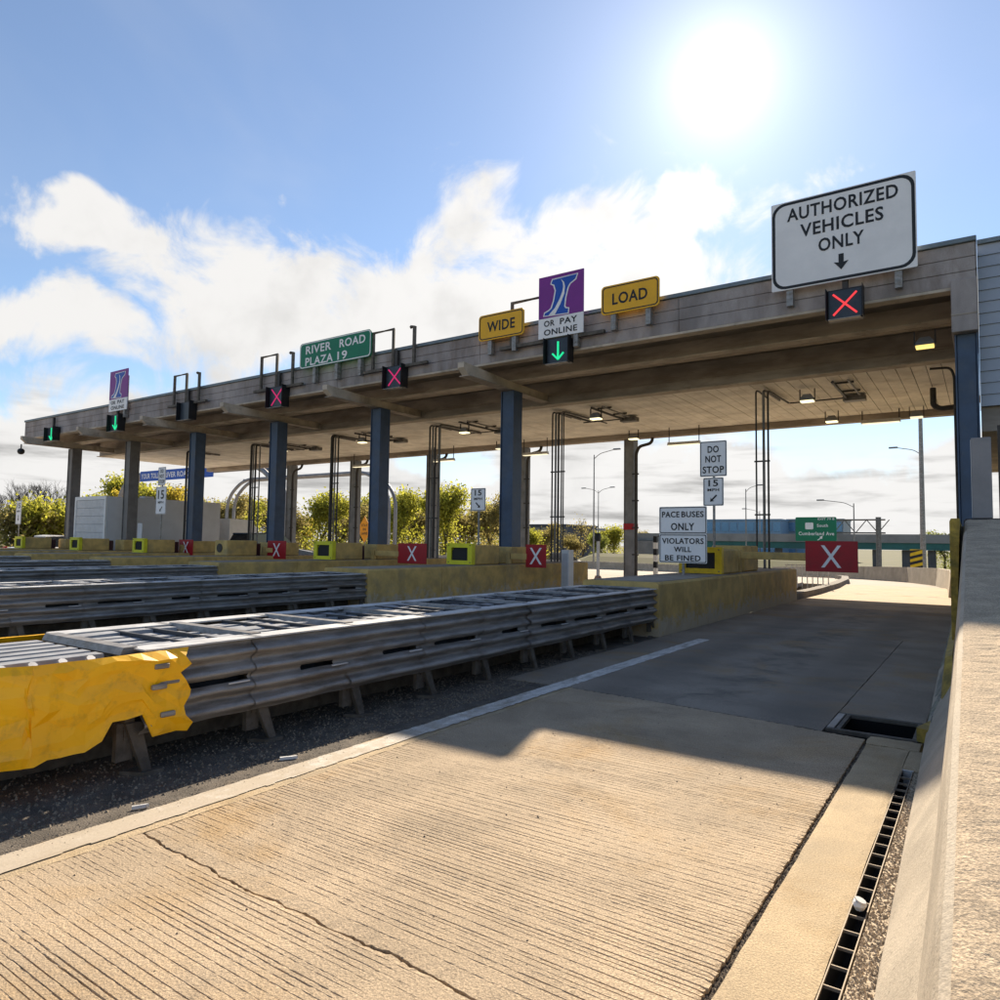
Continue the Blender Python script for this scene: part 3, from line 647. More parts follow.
def gate(x, yc, zc, w, h, ang, pivot, label, stand=False):
    t = thing('lane_gate', (pivot[0], pivot[1], .82), label, 'lane gate', 'red X lane gates')
    if not stand:
        obj('post', MB().box(pivot[0] - .06, pivot[0] + .06, pivot[1] - .06, pivot[1] + .06, .828, zc + .1, .01), must, t)
        dirv = Vector((x, yc + .06, 0)) - Vector((pivot[0], pivot[1], 0)); L = dirv.length; a = math.atan2(dirv.y, dirv.x)
        obj('arm', MB().box(pivot[0] + .07, pivot[0] + L, pivot[1] - .03, pivot[1] + .03, zc - .10, zc + .06, .008).rot(a, pivot[0], pivot[1]), must, t)
    else:
        t.location = (x, yc, 0); t['_w'] = (x, yc, 0)
        obj('stand_post', MB().box(x + .22, x + .27, yc + .03, yc + .08, 0.02, zc), hazard_y, t)
        obj('foot', MB().prism_x([(yc - .15, 0.003), (yc + .25, 0.003), (yc + .12, .08), (yc - .0, .08)], x + .15, x + .34), hazard_y, t)
    b = MB().box(x - w / 2, x + w / 2, yc - .012, yc + .012, zc - h / 2, zc + h / 2, .004).rot(ang, x, yc); bo = obj('board', b, sign_r, t)
    q = .44 * h
    for s in (1, -1):
        p = [(-.25 * h * s - .055 * h, -.36 * h), (-.25 * h * s + .055 * h, -.36 * h), (.25 * h * s + .055 * h, .36 * h), (.25 * h * s - .055 * h, .36 * h)]
        if s < 0: p = p[::-1]
        obj('x_stroke', MB().add([(x + a, yc - .0145 - (.0012 if s > 0 else 0), zc + b_) for a, b_ in p], [(0, 1, 2, 3)]).rot(ang, x, yc), sign_w, bo)
gate(-2.47, 15.0, 1.22, .95, .60, R(-4), (-4.45, 15.70), 'large red board with white X on a gate arm across the nearest lane')
gate(-9.68, 15.76, 1.06, .62, .60, 0, (-10.5, 15.70), 'red X gate board beside the white post, second from right')
gate(-13.98, 15.76, 1.04, 1.12, .60, 0, (-15.5, 15.70), 'wide red X gate board in front of the middle lane, third from right')
gate(-20.2, 15.76, 1.04, .98, .62, 0, (-20.8, 15.70), 'red X gate board in front of the fourth blue column')
gate(-25.7, 15.76, 1.04, .95, .60, 0, (-25.9, 15.70), 'leftmost red X gate board below the fifth blue column')

# ------------------------------------------------------------------ canopy
XR, XL, YF = -.02, -38.1, 14.8
FC = [-10.87, -15.93, -21.0, -26.05, -31.0, -36.3]
cp = thing('toll_canopy', (-19, 20, 0), 'long weathered flat-roofed toll canopy on blue and grey steel columns', 'canopy')
for z0, z1, o in ((6.10, 6.355, 0), (6.362, 6.61, .004), (6.617, 6.865, .008)):
    for k in range(7):
        a = XL + (XR - XL) * k / 7; b = XL + (XR - XL) * (k + 1) / 7
        obj('fascia_plank', MB().box(a + .004, b - .004, YF - o, YF + .06, z0, z1, .006), fascia_m, cp)
obj('fascia_backing', MB().box(XL, XR, YF + .062, YF + .14, 6.11, 6.86), beam_m, cp)
obj('fascia_cap', MB().box(XL - .03, XR + .02, YF - .06, YF + .2, 6.868, 6.96, .01), cap_m, cp)
obj('fascia_lip', MB().box(XL, XR, YF - .012, YF + .26, 6.04, 6.096, .006), beam_l, cp)
obj('roof_deck', MB().box(XL + .01, XR - .01, YF + .15, 24.9, 6.30, 6.86), deck_m, cp)
obj('rear_roof', MB().box(XL + .01, XR - .01, 24.91, 30.5, 6.72, 6.9), deck_m, cp)
obj('rear_fascia', MB().box(XL, XR, 30.51, 30.6, 6.70, 6.96), fascia_m, cp)
obj('end_fascia', MB().box(XL - .05, XL, YF, 30.6, 6.1, 6.86), fascia_m, cp); obj('end_fascia', MB().box(XR, XR + .018, YF + .02, 30.6, 6.4, 6.86), fascia_m, cp)
def ibeam(y, zb, zt, w=.3):
    b = obj('girder', MB().box(XL + .05, XR - .05, y - .02, y + .02, zb + .03, zt), beam_m, cp)
    obj('flange', MB().box(XL + .05, XR - .05, y - w / 2, y + w / 2, zb, zb + .028), beam_l, b)
    return b
ibeam(16.3, 5.90, 6.295); ibeam(17.3, 6.1, 6.295, .2)
g = ibeam(18.3, 5.56, 6.295, .34); obj('stiffener', MB().box(XL + .05, XR - .05, 18.24, 18.279, 5.84, 5.87), beam_m, g)
g = obj('girder', MB().box(XL + .05, XR - .05, 24.45, 24.75, 5.36, 6.29), beam_m, cp)
obj('soffit_backing', MB().box(XL + .1, XR - .1, 18.5, 24.43, 5.60, 5.63), void, cp)
n = 126; w = (XR - XL - .2) / n
pk = MB().box(-w / 2 + .006, w / 2 - .006, 18.49, 24.44, 5.565, 5.598, .004)
me = mesh_of('soffit_board', pk, soffit_m, (0, 21.46, 5.565))
for k in range(n):
    o = bpy.data.objects.new('soffit_board', me); COL.objects.link(o); o.parent = cp
    o.location = Vector((XL + .1 + w * (k + .5), 21.46, 5.565 + rng.uniform(-.004, .004))) - Vector(cp['_w'])
for x in FC:
    b = obj('outrigger', MB().prism_x([(13.95, 5.83), (14.15, 5.66), (18.12, 5.655), (18.12, 5.885), (16.0, 5.885), (13.95, 5.965)], x - .10, x + .10), beam_l, cp)
    obj('web_plate', MB().box(x - .16, x + .16, 14.1, 18.1, 5.635, 5.655), beam_m, b)
def column(x, y, w, zt, m, z0=.6):
    c = obj('column', MB().box(x - w / 2, x + w / 2, y - w / 2, y + w / 2, z0, zt, .015), m, cp)
    obj('base_plate', MB().box(x - w / 2 - .08, x + w / 2 + .08, y - w / 2 - .08, y + w / 2 + .08, z0 - .02 if z0 > .1 else z0, z0 + .03), m, c)
    for sx in (-1, 1):
        obj('flange', MB().box(x + sx * (w / 2 + .012) - .012, x + sx * (w / 2 + .012) + .012, y - w / 2 - .03, y + w / 2 + .03, z0 + .05, zt - .01), m, c)
    return c
for x in FC: column(x, 16.3, .38, 5.634, blue_steel if x > -28 else mat('faded_steel', (.16, .15, .145), .55, var=.2, scale=2), .83)
column(-.19, 15.05, .30, 5.25, blue_steel, 0.0)
RC = [-10.95, -15.75, -20.7, -25.65, -30.45]
for x in RC:
    c = column(x, 24.6, .34, 5.36, grey_steel, 0.0)
    obj('drain_pipe', MB().tube(curve_pts([(x + .9, 24.55, 5.5), (x + .9, 24.45, 5.15), (x + .42, 24.4, 5.05), (x + .3, 24.4, 4.8), (x + .3, 24.4, .2)]), .06, 8), pipe_m, c)
    for k in range(4): obj('pipe_clip', MB().box(x + .15, x + .40, 24.37, 24.43, 1 + k, 1.05 + k), pipe_m, c)
obj('red_band', MB().box(-10.95 - .20, -10.95 + .20, 24.38, 24.82, 1.95, 2.18), sign_r, cp)
# end panel over the right-hand column
e = obj('end_panel', MB().box(-.40, -.01, 14.70, 16.6, 5.25, 6.2, .01), fascia_m, cp)
obj('panel_trim', MB().box(-.405, -.005, 14.69, 14.699, 5.55, 5.57), beam_m, e)
obj('drain_pipe', MB().tube(curve_pts([(-1.0, 20.9, 5.5), (-1.0, 20.9, 5.05), (-.85, 20.9, 4.95), (-.3, 20.9, 4.98)]), .07, 10), pipe_m, cp)
obj('drain_pipe', MB().tube(curve_pts([(-.95, 18.7, 5.52), (-.55, 18.7, 5.5), (-.48, 18.7, 5.3), (-.47, 18.7, .3)]), .028, 8), pipe_m, cp)
obj('drain_pipe', MB().tube([(-.40, 18.9, 5.5), (-.40, 18.9, .3)], .045, 8), galv, cp)

# conduit risers on the islands
def risers(x, label, offs, y=18.95):
    t = thing('conduit_riser', (x, y, .83), label, 'conduit', 'conduit risers between islands and soffit')
    for k, (dx_, dy_, r) in enumerate(offs):
        top = 5.35 - .06 * k
        obj('conduit', MB().tube(curve_pts([(x + dx_, y + dy_, .83), (x + dx_, y + dy_, 5.50 - .02 * (k % 3)), (x + dx_ + .02, y + dy_ + .22, 5.515 - .02 * (k % 3)), (x + dx_ + .05 * k, y + dy_ + 1.2 + .35 * k, 5.515 - .02 * (k % 3))]), r, 8), pipe_m if k % 2 == 0 else pipe_g, t)
    xs_ = [o[0] for o in offs]
    for z in (2.2, 3.6): obj('clamp', MB().box(x + min(xs_) - .05, x + max(xs_) + .05, y - .02, y + .02, z, z + .04), pipe_m, t)
risers(-4.75, 'three thin dark conduits rising to the soffit beside the nearest lane', [(-.14, 0, .022), (.05, 0, .035), (.15, .05, .026)])
risers(-10.9, 'bundle of five conduits rising behind the second blue column', [(-.18, 0, .025), (-.06, 0, .032), (.04, 0, .032), (.14, .02, .025), (.22, 0, .02)])
risers(-15.93, 'conduit bundle rising between the middle and third blue columns', [(-.16, 0, .03), (-.02, 0, .03), (.1, 0, .03), (.2, .1, .045)])
risers(-21.0, 'pale conduit bundle rising right of the fourth blue column', [(-.1, 0, .07), (.08, 0, .03), (.25, 0, .03)])
risers(-26.05, 'conduit bundle rising right of the fifth blue column', [(-.15, 0, .05), (.0, 0, .03), (.16, 0, .04), (.3, .1, .03)])
risers(-31.0, 'conduit bundle rising behind the box truck', [(-.1, 0, .05), (.1, 0, .04)])
for i, (x, w_) in enumerate(((-3.0, 'the nearest lane'), (-9.6, 'the wide load lane'), (-14.6, 'the third lane'), (-19.6, 'the fourth lane'), (-24.7, 'the fifth lane'))):
    t = thing('soffit_conduit', (x, 20, 5.45), 'pair of dark conduits run under the soffit over ' + w_, 'conduit', 'conduits under the soffit')
    obj('pipe', MB().tube([(x, 18.7, 5.46), (x, 21.4 - .3 * (i % 2), 5.46)], .035, 8), pipe_m, t); obj('pipe', MB().tube([(x + .35, 18.7, 5.47), (x + .35, 20.6, 5.47)], .025, 8), pipe_g, t)
    obj('junction_box', MB().box(x - .1, x + .45, 20.9, 21.2, 5.38, 5.52, .01), pipe_g, t)
    obj('cross_pipe', MB().tube([(x - 1.5, 21.05, 5.49), (x - .1, 21.05, 5.49)], .02, 6), pipe_m, t)
    for yy in (19.2, 20.3): obj('strap', MB().box(x - .06, x + .41, yy, yy + .03, 5.50, 5.55), pipe_m, t)
# lamps under the canopy
def flood(x, y, z, label, m=lens_warm, w=.34):
    t = thing('floodlight', (x, y, z), label, 'floodlight', 'floodlights under the canopy')
    obj('housing', MB().loft([[(x + a * w * q, y + b * w * .7 * q, zz_) for a, b in ((-.5, -.5), (.5, -.5), (.5, .5), (-.5, .5))] for zz_, q in ((z + .05, 1), (z + .12, .9), (z + .22, .5))]), grey_steel, t)
    obj('lens', MB().box(x - w * .46, x + w * .46, y - w * .32, y + w * .32, z + .012, z + .049), m, t)
    for sx in (-1, 1): obj('bracket', MB().box(x + sx * w * .53 - .012, x + sx * w * .53 + .012, y - .02, y + .02, z + .06, z + .36), pipe_m, t)
flood(-3.75, 19.6, 5.18, 'lit floodlight under the soffit above the nearest lane, front one')
flood(-3.75, 23.2, 5.18, 'lit floodlight under the soffit above the nearest lane, rear one')
flood(-1.55, 23.6, 5.18, 'lit floodlight near the black drain pipe at the canopy right end', lens_dim)
flood(-.9, 16.3, 5.42, 'amber lit floodlight hanging beside the right-hand blue column', lens_amber)
flood(-9.7, 19.2, 5.18, 'lit floodlight right of the second blue column')
flood(-10.4, 23.6, 5.18, 'lit floodlight on top of the slim rear column')
flood(-14.9, 19.4, 5.18, 'lit floodlight right of the middle blue column')
flood(-19.9, 19.4, 5.18, 'small lit floodlight right of the fourth blue column')
flood(-16.2, 23.5, 5.18, 'dim floodlight behind the second blue column', lens_dim)
flood(-24.9, 19.6, 5.18, 'small lit floodlight right of the fifth blue column', lens_dim)
def hang(x, y, z, L, label):
    t = thing('strip_light', (x, y, z), label, 'strip light', 'strip lights hung under the canopy')
    obj('tray', MB().prism_x([(y - .11, z), (y + .11, z), (y + .06, z + .1), (y - .06, z + .1)], x - L / 2, x + L / 2), galv_l, t)
    obj('tube_lens', MB().box(x - L / 2 + .03, x + L / 2 - .03, y - .09, y + .09, z - .018, z - .001), lens_dim, t)
    for s in (-1, 1): obj('hanger', MB().tube([(x + s * L * .47, y, z + .09), (x + s * L * .47, y, 5.56)], .018, 6), pipe_m, t)
hang(-8.6, 23.8, 4.92, 1.15, 'hanging strip light left of the do not stop sign')
hang(-2.5, 23.8, 5.17, 1.05, 'hanging strip light above the nearest lane')
hang(-14.7, 23.8, 4.92, 1.15, 'hanging strip light right behind the second blue column')
hang(-19.4, 23.8, 4.92, 1.15, 'hanging strip light left of the middle blue column')
hang(-24.4, 23.8, 4.92, 1.15, 'hanging strip light near the grey rear columns at left')
t = thing('dome_camera', (-36.9, 14.2, 5.2), 'small dark dome camera hanging under the far left canopy corner', 'camera')
obj('stem', MB().tube([(-36.9, 14.2, 5.45), (-36.9, 14.2, 5.66)], .03, 8), pipe_m, t)
obj('dome', MB().loft([[(-36.9 + r_ * cos(a * pi / 6), 14.2 + r_ * sin(a * pi / 6), z) for a in range(12)] for z, r_ in ((5.18, .03), (5.2, .1), (5.28, .15), (5.38, .15), (5.45, .08))]), black, t, smooth=True)

# ------------------------------------------------------------------ signs on the fascia
def sign(name, x0, x1, z0, z1, y, face, label, lines, border=None, br=None, r=.08, bw=.035, inset=.03, cat='sign', posts=None, tm=sign_k, group=None, th=.03, pm=None, z_post=(5.9, 6.9)):
    t = thing(name, ((x0 + x1) / 2, y, z0), label, cat, group)
    p = obj('panel', MB().prism_y(rrect(x0, x1, z0, z1, r) if r else [(x0, z0), (x1, z0), (x1, z1), (x0, z1)], y - th, y), face, t)
    if border:
        obj('border', ring_y(rrect(x0 + inset, x1 - inset, z0 + inset, z1 - inset, max(br or r, .02)), rrect(x0 + inset + bw, x1 - inset - bw, z0 + inset + bw, z1 - inset - bw, max((br or r) - bw * .7, .01)), y - th - .004, y - th + .002), border, p)
    for (txt, xc, zc, w_, h_) in lines: obj('lettering', text_mb(txt, xc, zc, w_, h_, y - th - .006), tm, p)
    for q in (posts or []): obj('post', MB().box(q - .06, q + .06, y + .002, y + .14, *z_post), pm or galv, t)
    return t, p
SC = .925
YS = 14.6
# authorized vehicles only
x0, x1, z0, z1 = -3.43, -.89, 6.52, 8.32
t, p = sign('lane_sign', x0, x1, z0, z1, YS, sign_w, 'large white AUTHORIZED VEHICLES ONLY sign with black border on the canopy', [
    ('AUTHORIZED', -2.15, 8.03, 1.95, .265), ('VEHICLES', -2.15, 7.66, 1.46, .265), ('ONLY', -2.15, 7.29, .80, .265)], sign_k, r=.02, br=.24, bw=.055, inset=.02, posts=(-3.1, -1.2), z_post=(6.2, 8.1))
for ch in p.children:
    if ch.name.startswith('border'): pass
ax, az_ = -2.15, 6.88
obj('arrow', poly_y([(ax, az_ - .15), (ax + .13, az_ + .01), (ax + .045, az_ - .005), (ax + .045, az_ + .16), (ax - .045, az_ + .16), (ax - .045, az_ - .005), (ax - .13, az_ + .01)][::-1], YS - .037), sign_k, p)
# wide / load
sign('lane_sign', -10.78, -9.38, 6.62, 7.30, YS, sign_y, 'amber WIDE sign left of the purple pay sign', [('WIDE', -10.08, 6.96, .86, .27)], sign_k, r=.09, bw=.025, inset=.03, posts=(-10.45, -9.7), z_post=(6.25, 7.0), group='amber wide load signs')
sign('lane_sign', -7.24, -5.82, 6.70, 7.38, YS, sign_y, 'amber LOAD sign right of the purple pay sign', [('LOAD', -6.53, 7.04, .86, .27)], sign_k, r=.09, bw=.025, inset=.03, posts=(-6.95, -6.1), z_post=(6.33, 7.1), group='amber wide load signs')
def paysign(x0, w, z0, y, label):
    zs = z0 + .50; hgt = w * .84; zt = zs + hgt
    t, p = sign('toll_sign', x0, x0 + w, z0, zs - .004, y, sign_w, label, [('OR', x0 + w * .25, z0 + .36, w * .24, .15), ('PAY', x0 + w * .68, z0 + .36, w * .38, .15), ('ONLINE', x0 + w * .5, z0 + .14, w * .74, .15)], None, r=0, posts=(x0 + w * .82,), z_post=(z0 - .3, zt - .25), group='purple pay signs')
    q = obj('logo_panel', MB().prism_y([(x0, zs), (x0 + w, zs), (x0 + w, zt), (x0, zt)], y - .03, y), sign_p, t)
    I = [(.318, .112), (.86, .098), (.822, .2), (.70, .28), (.654, .36), (.60, .60), (.58, .796), (.61, .85), (.673, .866), (.664, .966), (.13, .937), (.15, .875), (.24, .84), (.30, .79), (.355, .62), (.393, .382), (.355, .236), (.29, .195)]
    P = lambda u, v: (x0 + w * u, zt - hgt * v)
    cx = sum(a for a, b in I) / len(I); cy = sum(b for a, b in I) / len(I)
    out = []
    m_ = len(I)
    for k in range(m_):
        a, b, c = Vector(I[k - 1]), Vector(I[k]), Vector(I[(k + 1) % m_])
        n_ = ((b - a).normalized() + (c - b).normalized()); n_ = Vector((n_.y, -n_.x)).normalized()
        out.append((b.x + n_.x * .03, b.y + n_.y * .03))
    obj('logo_outline', poly_y([P(*q_) for q_ in out][::-1], y - .033), sign_w, q)
    obj('logo_letter', poly_y([P(*q_) for q_ in I][::-1], y - .036), sign_b, q)
    sw = [(.50, .13), (.575, .22), (.598, .32), (.585, .5), (.50, .72), (.411, .887), (.374, .955), (.234, .94), (.374, .796), (.48, .60), (.54, .44), (.56, .32), (.545, .22)]
    obj('logo_swoosh', poly_y([P(*q_) for q_ in sw][::-1], y - .039), sign_w, q)
paysign(-8.95, 1.24, 6.40, YS, 'purple pay sign with slanted blue letter between WIDE and LOAD')
paysign(-29.75, 1.4, 6.55, YS, 'small purple pay sign at the far left end of the canopy')
sign('plaza_sign', -17.85, -14.7, 6.80, 7.62, YS, sign_g, 'green RIVER ROAD PLAZA 19 sign on the canopy edge', [('RIVER', -16.98, 7.37, 1.16, .26), ('ROAD', -15.48, 7.37, 1.1, .26), ('PLAZA', -16.94, 7.0, 1.26, .26), ('19', -15.9, 7.0, .42, .26)], sign_w, r=.12, bw=.03, inset=.015, tm=sign_w, posts=(-17.2, -16.2, -15.2), z_post=(6.3, 7.3))
def signal(x, w, z0, z1, kind, label):
    t = thing('lane_signal', (x, YS, z0), label, 'lane signal', 'lane control signals on the canopy edge')
    obj('housing', MB().box(x - w / 2, x + w / 2, YS + .0, YS + .18, z0, z1, .01), black, t)
    f_ = obj('screen', MB().box(x - w / 2 + .03, x + w / 2 - .03, YS - .004, YS, z0 + .03, z1 - .03), scr, t)
    for s in (-1, 1): obj('visor', MB().prism_y([(x + s * w * .5, z0), (x + s * (w * .5 + .012), z0), (x + s * (w * .5 + .012), z1), (x + s * w * .5, z1)][::s], YS - .15, YS + .1), black, t)
    obj('visor_sill', MB().box(x - w * .45, x + w * .45, YS - .14, YS, z0 - .02, z0 - .008), galv, t)
    obj('hanger', MB().box(x - .05, x + .05, YS + .03, YS + .12, z1, z1 + .45), pipe_m, t)
    zc = (z0 + z1) / 2; a = w * .33
    if kind in 'rm':
        for k, s in enumerate((1, -1)):
            obj('x_stroke', MB().tube([(x - a, YS - .012 - .004 * k, zc - a * s), (x + a, YS - .012 - .004 * k, zc + a * s)], .019 if kind == 'r' else .02, 6), led_r if kind == 'r' else led_m, f_)
    elif kind == 'g':
        obj('arrow_shaft', MB().tube([(x, YS - .012, zc + a), (x, YS - .012, zc - a)], .026, 6), led_g, f_)
        for s in (-1, 1): obj('arrow_barb', MB().tube([(x + s * a * .7, YS - .014, zc - a * .3), (x, YS - .014, zc - a)], .024, 6), led_g, f_)
signal(-2.10, .62, 5.76, 6.36, 'r', 'red X lane signal under the AUTHORIZED VEHICLES ONLY sign')
signal(-8.40, .66, 5.74, 6.38, 'g', 'green arrow lane signal under the nearer purple pay sign')
signal(-13.75, .70, 5.74, 6.40, 'm', 'magenta X lane signal right of the green plaza sign')
signal(-18.95, .80, 5.70, 6.40, 'm', 'magenta X lane signal left of the green plaza sign')
signal(-24.15, .80, 5.74, 6.42, 'd', 'unlit dark lane signal above the fifth blue column')
signal(-29.2, .85, 5.72, 6.42, 'g', 'green arrow lane signal under the far left pay sign')
signal(-34.85, .85, 5.72, 6.35, 'g', 'leftmost green arrow lane signal at the canopy end')
def bracket(x, label, w=1.0):
    t = thing('sign_bracket', (x, YS + .1, 6.3), label, 'bracket', 'empty sign brackets on the canopy edge')
    y = YS + .07
    obj('frame', MB().tube([(x - w, y, 6.35), (x - w, y, 7.5), (x - .15, y, 7.5), (x - .15, y, 6.35)], .055, 4), rust_leg, t)
    obj('post', MB().tube([(x + .65, y, 6.35), (x + .65, y, 7.45), (x + .5, y, 7.45)], .055, 4), rust_leg, t)
    obj('rail', MB().box(x - w - .35, x + w + .2, y - .05, y + .05, 6.32, 6.40), rust_leg, t)
bracket(-8.6, 'rusty bracket behind the nearer purple pay sign', 1.2)
bracket(-13.75, 'empty rusty bracket right of the green plaza sign', .95)
bracket(-18.95, 'empty rusty bracket left of the green plaza sign', .95)
bracket(-24.15, 'empty rusty bracket above the unlit lane signal', .95)

# ------------------------------------------------------------------ signs standing on the islands
def post_sign(x, y, z0, plates, label, name='road_sign', group=None):
    t = thing(name, (x, y, z0), label, 'sign', group)
    obj('post', MB().tube([(x, y + .04, z0), (x, y + .04, plates[0][3] - .03)], .028, 8), galv, t)
    for (a, b, za, zb, txts, arrow, brd) in plates:
        p = obj('plate', MB().prism_y(rrect(a, b, za, zb, .025), y - .006, y), sign_w, t)
        if brd: obj('border', ring_y(rrect(a + .012, b - .012, za + .012, zb - .012, .025), rrect(a + .026, b - .026, za + .026, zb - .026, .02), y - .010, y - .004), sign_k, p)
        for tx in txts: obj('lettering', text_mb(tx[0], tx[1], tx[2], tx[3], tx[4], y - .012, bold=.02), sign_k, p)
        if arrow:
            ax, az_, s, dr = arrow
            P = [(0, -1), (.55, -.25), (.17, -.38), (.17, 1), (-.17, 1), (-.17, -.38), (-.55, -.25)]
            ca, sa = cos(R(dr)), sin(R(dr))
            obj('arrow', poly_y([(ax + s * (u * ca - v * sa), az_ + s * (u * sa + v * ca)) for u, v in P][::-1], y - .012), sign_k, p)
    return t
x = -4.77
post_sign(x, 15.0, .828, [(x - .29, x + .29, 2.88, 3.65, [('DO', x, 3.47, .24, .15), ('NOT', x, 3.26, .34, .15), ('STOP', x, 3.03, .46, .15)], None, True),
                          (x - .22, x + .22, 2.25, 2.86, [('15', x, 2.74, .21, .14), ('MPH', x, 2.595, .25, .06)], (x, 2.41, .10, -45), True)], 'DO NOT STOP sign over a 15 MPH arrow plate on the nearest toll island')
x = -4.76
post_sign(x, 13.1, .828, [(x - .47, x + .47, 1.62, 2.14, [('PACE', x - .235, 1.99, .35, .115), ('BUSES', x + .195, 1.99, .43, .115), ('ONLY', x, 1.755, .46, .14)], None, True),
                          (x - .47, x + .47, 1.06, 1.612, [('VIOLATORS', x, 1.48, .82, .11), ('WILL', x, 1.32, .34, .10), ('BE', x - .265, 1.155, .17, .105), ('FINED', x + .12, 1.155, .46, .105)], None, True)], 'white PACE BUSES ONLY, VIOLATORS WILL BE FINED sign on the nearest island')
x = -10.95
post_sign(x, 14.9, .828, [(x - .24, x + .24, 2.22, 2.82, [('15', x, 2.70, .22, .15), ('MPH', x, 2.54, .26, .065)], (x, 2.37, .10, 45), True)], '15 MPH arrow sign on the second toll island')
x = -26.1
post_sign(x, 14.9, .828, [(x - .26, x + .26, 3.42, 4.12, [('DO', x, 3.97, .2, .14), ('NOT', x, 3.77, .3, .14), ('STOP', x, 3.56, .4, .14)], None, True),
                          (x - .36, x + .36, 2.30, 3.36, [('15', x, 3.06, .42, .34), ('MPH', x, 2.76, .38, .09)], (x + .02, 2.50, .13, -45), True)], 'DO NOT STOP and 15 MPH sign in front of the box truck')
x = -38.6
post_sign(x, 14.9, 0, [(x - .3, x + .3, 1.95, 3.1, [('15', x, 2.85, .34, .26), ('MPH', x, 2.58, .34, .09)], (x, 2.25, .14, 0), True)], 'leftmost narrow white speed sign in front of the shrubs')

# ------------------------------------------------------------------ building at the right
t = thing('side_building', (3, 18, 0), 'blue-grey sided plaza building joining the canopy at the right edge', 'building')
for k in range(14):
    z = 4.0 + k * .215
    obj('siding_board', MB().prism_x([(15.40, z), (15.46, z), (15.46, z + .212), (15.425, z + .212)], .003, 7), siding_m, t)
obj('wall', MB().box(.003, 7, 15.47, 24, 4.0, 7.0), siding_m, t); obj('roof_edge', MB().box(.004, 7.05, 15.36, 24.1, 7.012, 7.09), cap_m, t)
obj('beam', MB().box(.004, 7, 15.5, 23.9, 3.55, 3.995), beam_m, t)
for x in (.9, 4.0, 6.8): obj('post', MB().box(x - .12, x + .12, 16, 16.24, 0, 3.55), pipe_m, t)
obj('low_wall', MB().box(.51, 7, 16, 16.25, 0, 2.05), beam_m, t); obj('rear_wall', MB().box(1.6, 7, 23.5, 23.8, 0, 3.55), siding_m, t)

# ------------------------------------------------------------------ lane furniture behind the canopy
t = thing('signal_post', (-11.0, 22.3, 0), 'white lane signal post with black head on a pale cone base', 'signal post')
x, y = -11.15, 22.3
obj('base', MB().loft([[(x + r_ * cos(a * pi / 4), y + r_ * sin(a * pi / 4), z) for a in range(8)] for z, r_ in ((0, .2), (.05, .2), (.3, .1))]), mat('pink_concrete', (.4, .3, .27), .9), t)
obj('post', MB().tube([(x, y, .28), (x, y, 1.55)], .06, 10), white_p, t)
obj('signal_head', MB().box(x - .09, x + .09, y - .12, y + .05, 1.5, 1.78, .02), black, t); obj('camera', MB().box(x - .02, x + .28, y - .1, y + .02, 1.86, 1.94, .01), sign_back, t)
obj('stem', MB().tube([(x, y, 1.75), (x, y, 2.1)], .02, 6), galv, t)
x, y = -10.25, 25.3
t = thing('gate_machine', (x, y, 0), 'black and white striped gate post beside the slim rear column', 'gate post')
for k in range(7): obj('stripe_block', MB().box(x - .07, x + .07, y - .07, y + .07, .05 + k * .24, .285 + k * .24, .005), black if k % 2 == 0 else white_p, t)
obj('arm', MB().tube(curve_pts([(x + .1, y, 1.72), (x + .35, y, 1.75), (x + .42, y, 1.95)]), .03, 6), black, t); obj('base', MB().box(x - .16, x + .16, y - .16, y + .16, 0.0, .05), galv, t)
x, y = -9.76, 17.6
t = thing('equipment_box', (x, y, 0), 'plain white equipment box standing beside the second toll island', 'equipment box')
obj('case', MB().box(x - .12, x + .12, y - .15, y + .15, .0, 1.22, .012), white_p, t); obj('door', MB().box(x - .09, x + .09, y - .162, y - .151, .15, 1.12), cab_l, t)
x, y = -15.2, 14.9
t = thing('equipment_box', (-13.85, 17.75, 0), 'dusty white post box between the red X board and lime bumper', 'equipment box')
obj('case', MB().box(-14.0, -13.7, 17.6, 17.9, .0, 1.02, .03), white_p, t); obj('cap', MB().box(-14.02, -13.68, 17.58, 17.92, 1.021, 1.06, .01), galv_l, t)
x, y = -26.9, 14.6
t = thing('notice_board', (x, y, .83), 'small pale notice on a stand beside the 15 MPH sign', 'notice')
obj('stand', MB().tube([(x, y, .83), (x, y, 1.25)], .03, 6), pipe_m, t); obj('panel', MB().box(x - .16, x + .16, y - .05, y - .03, 1.22, 1.95, .005), cab_l, t)

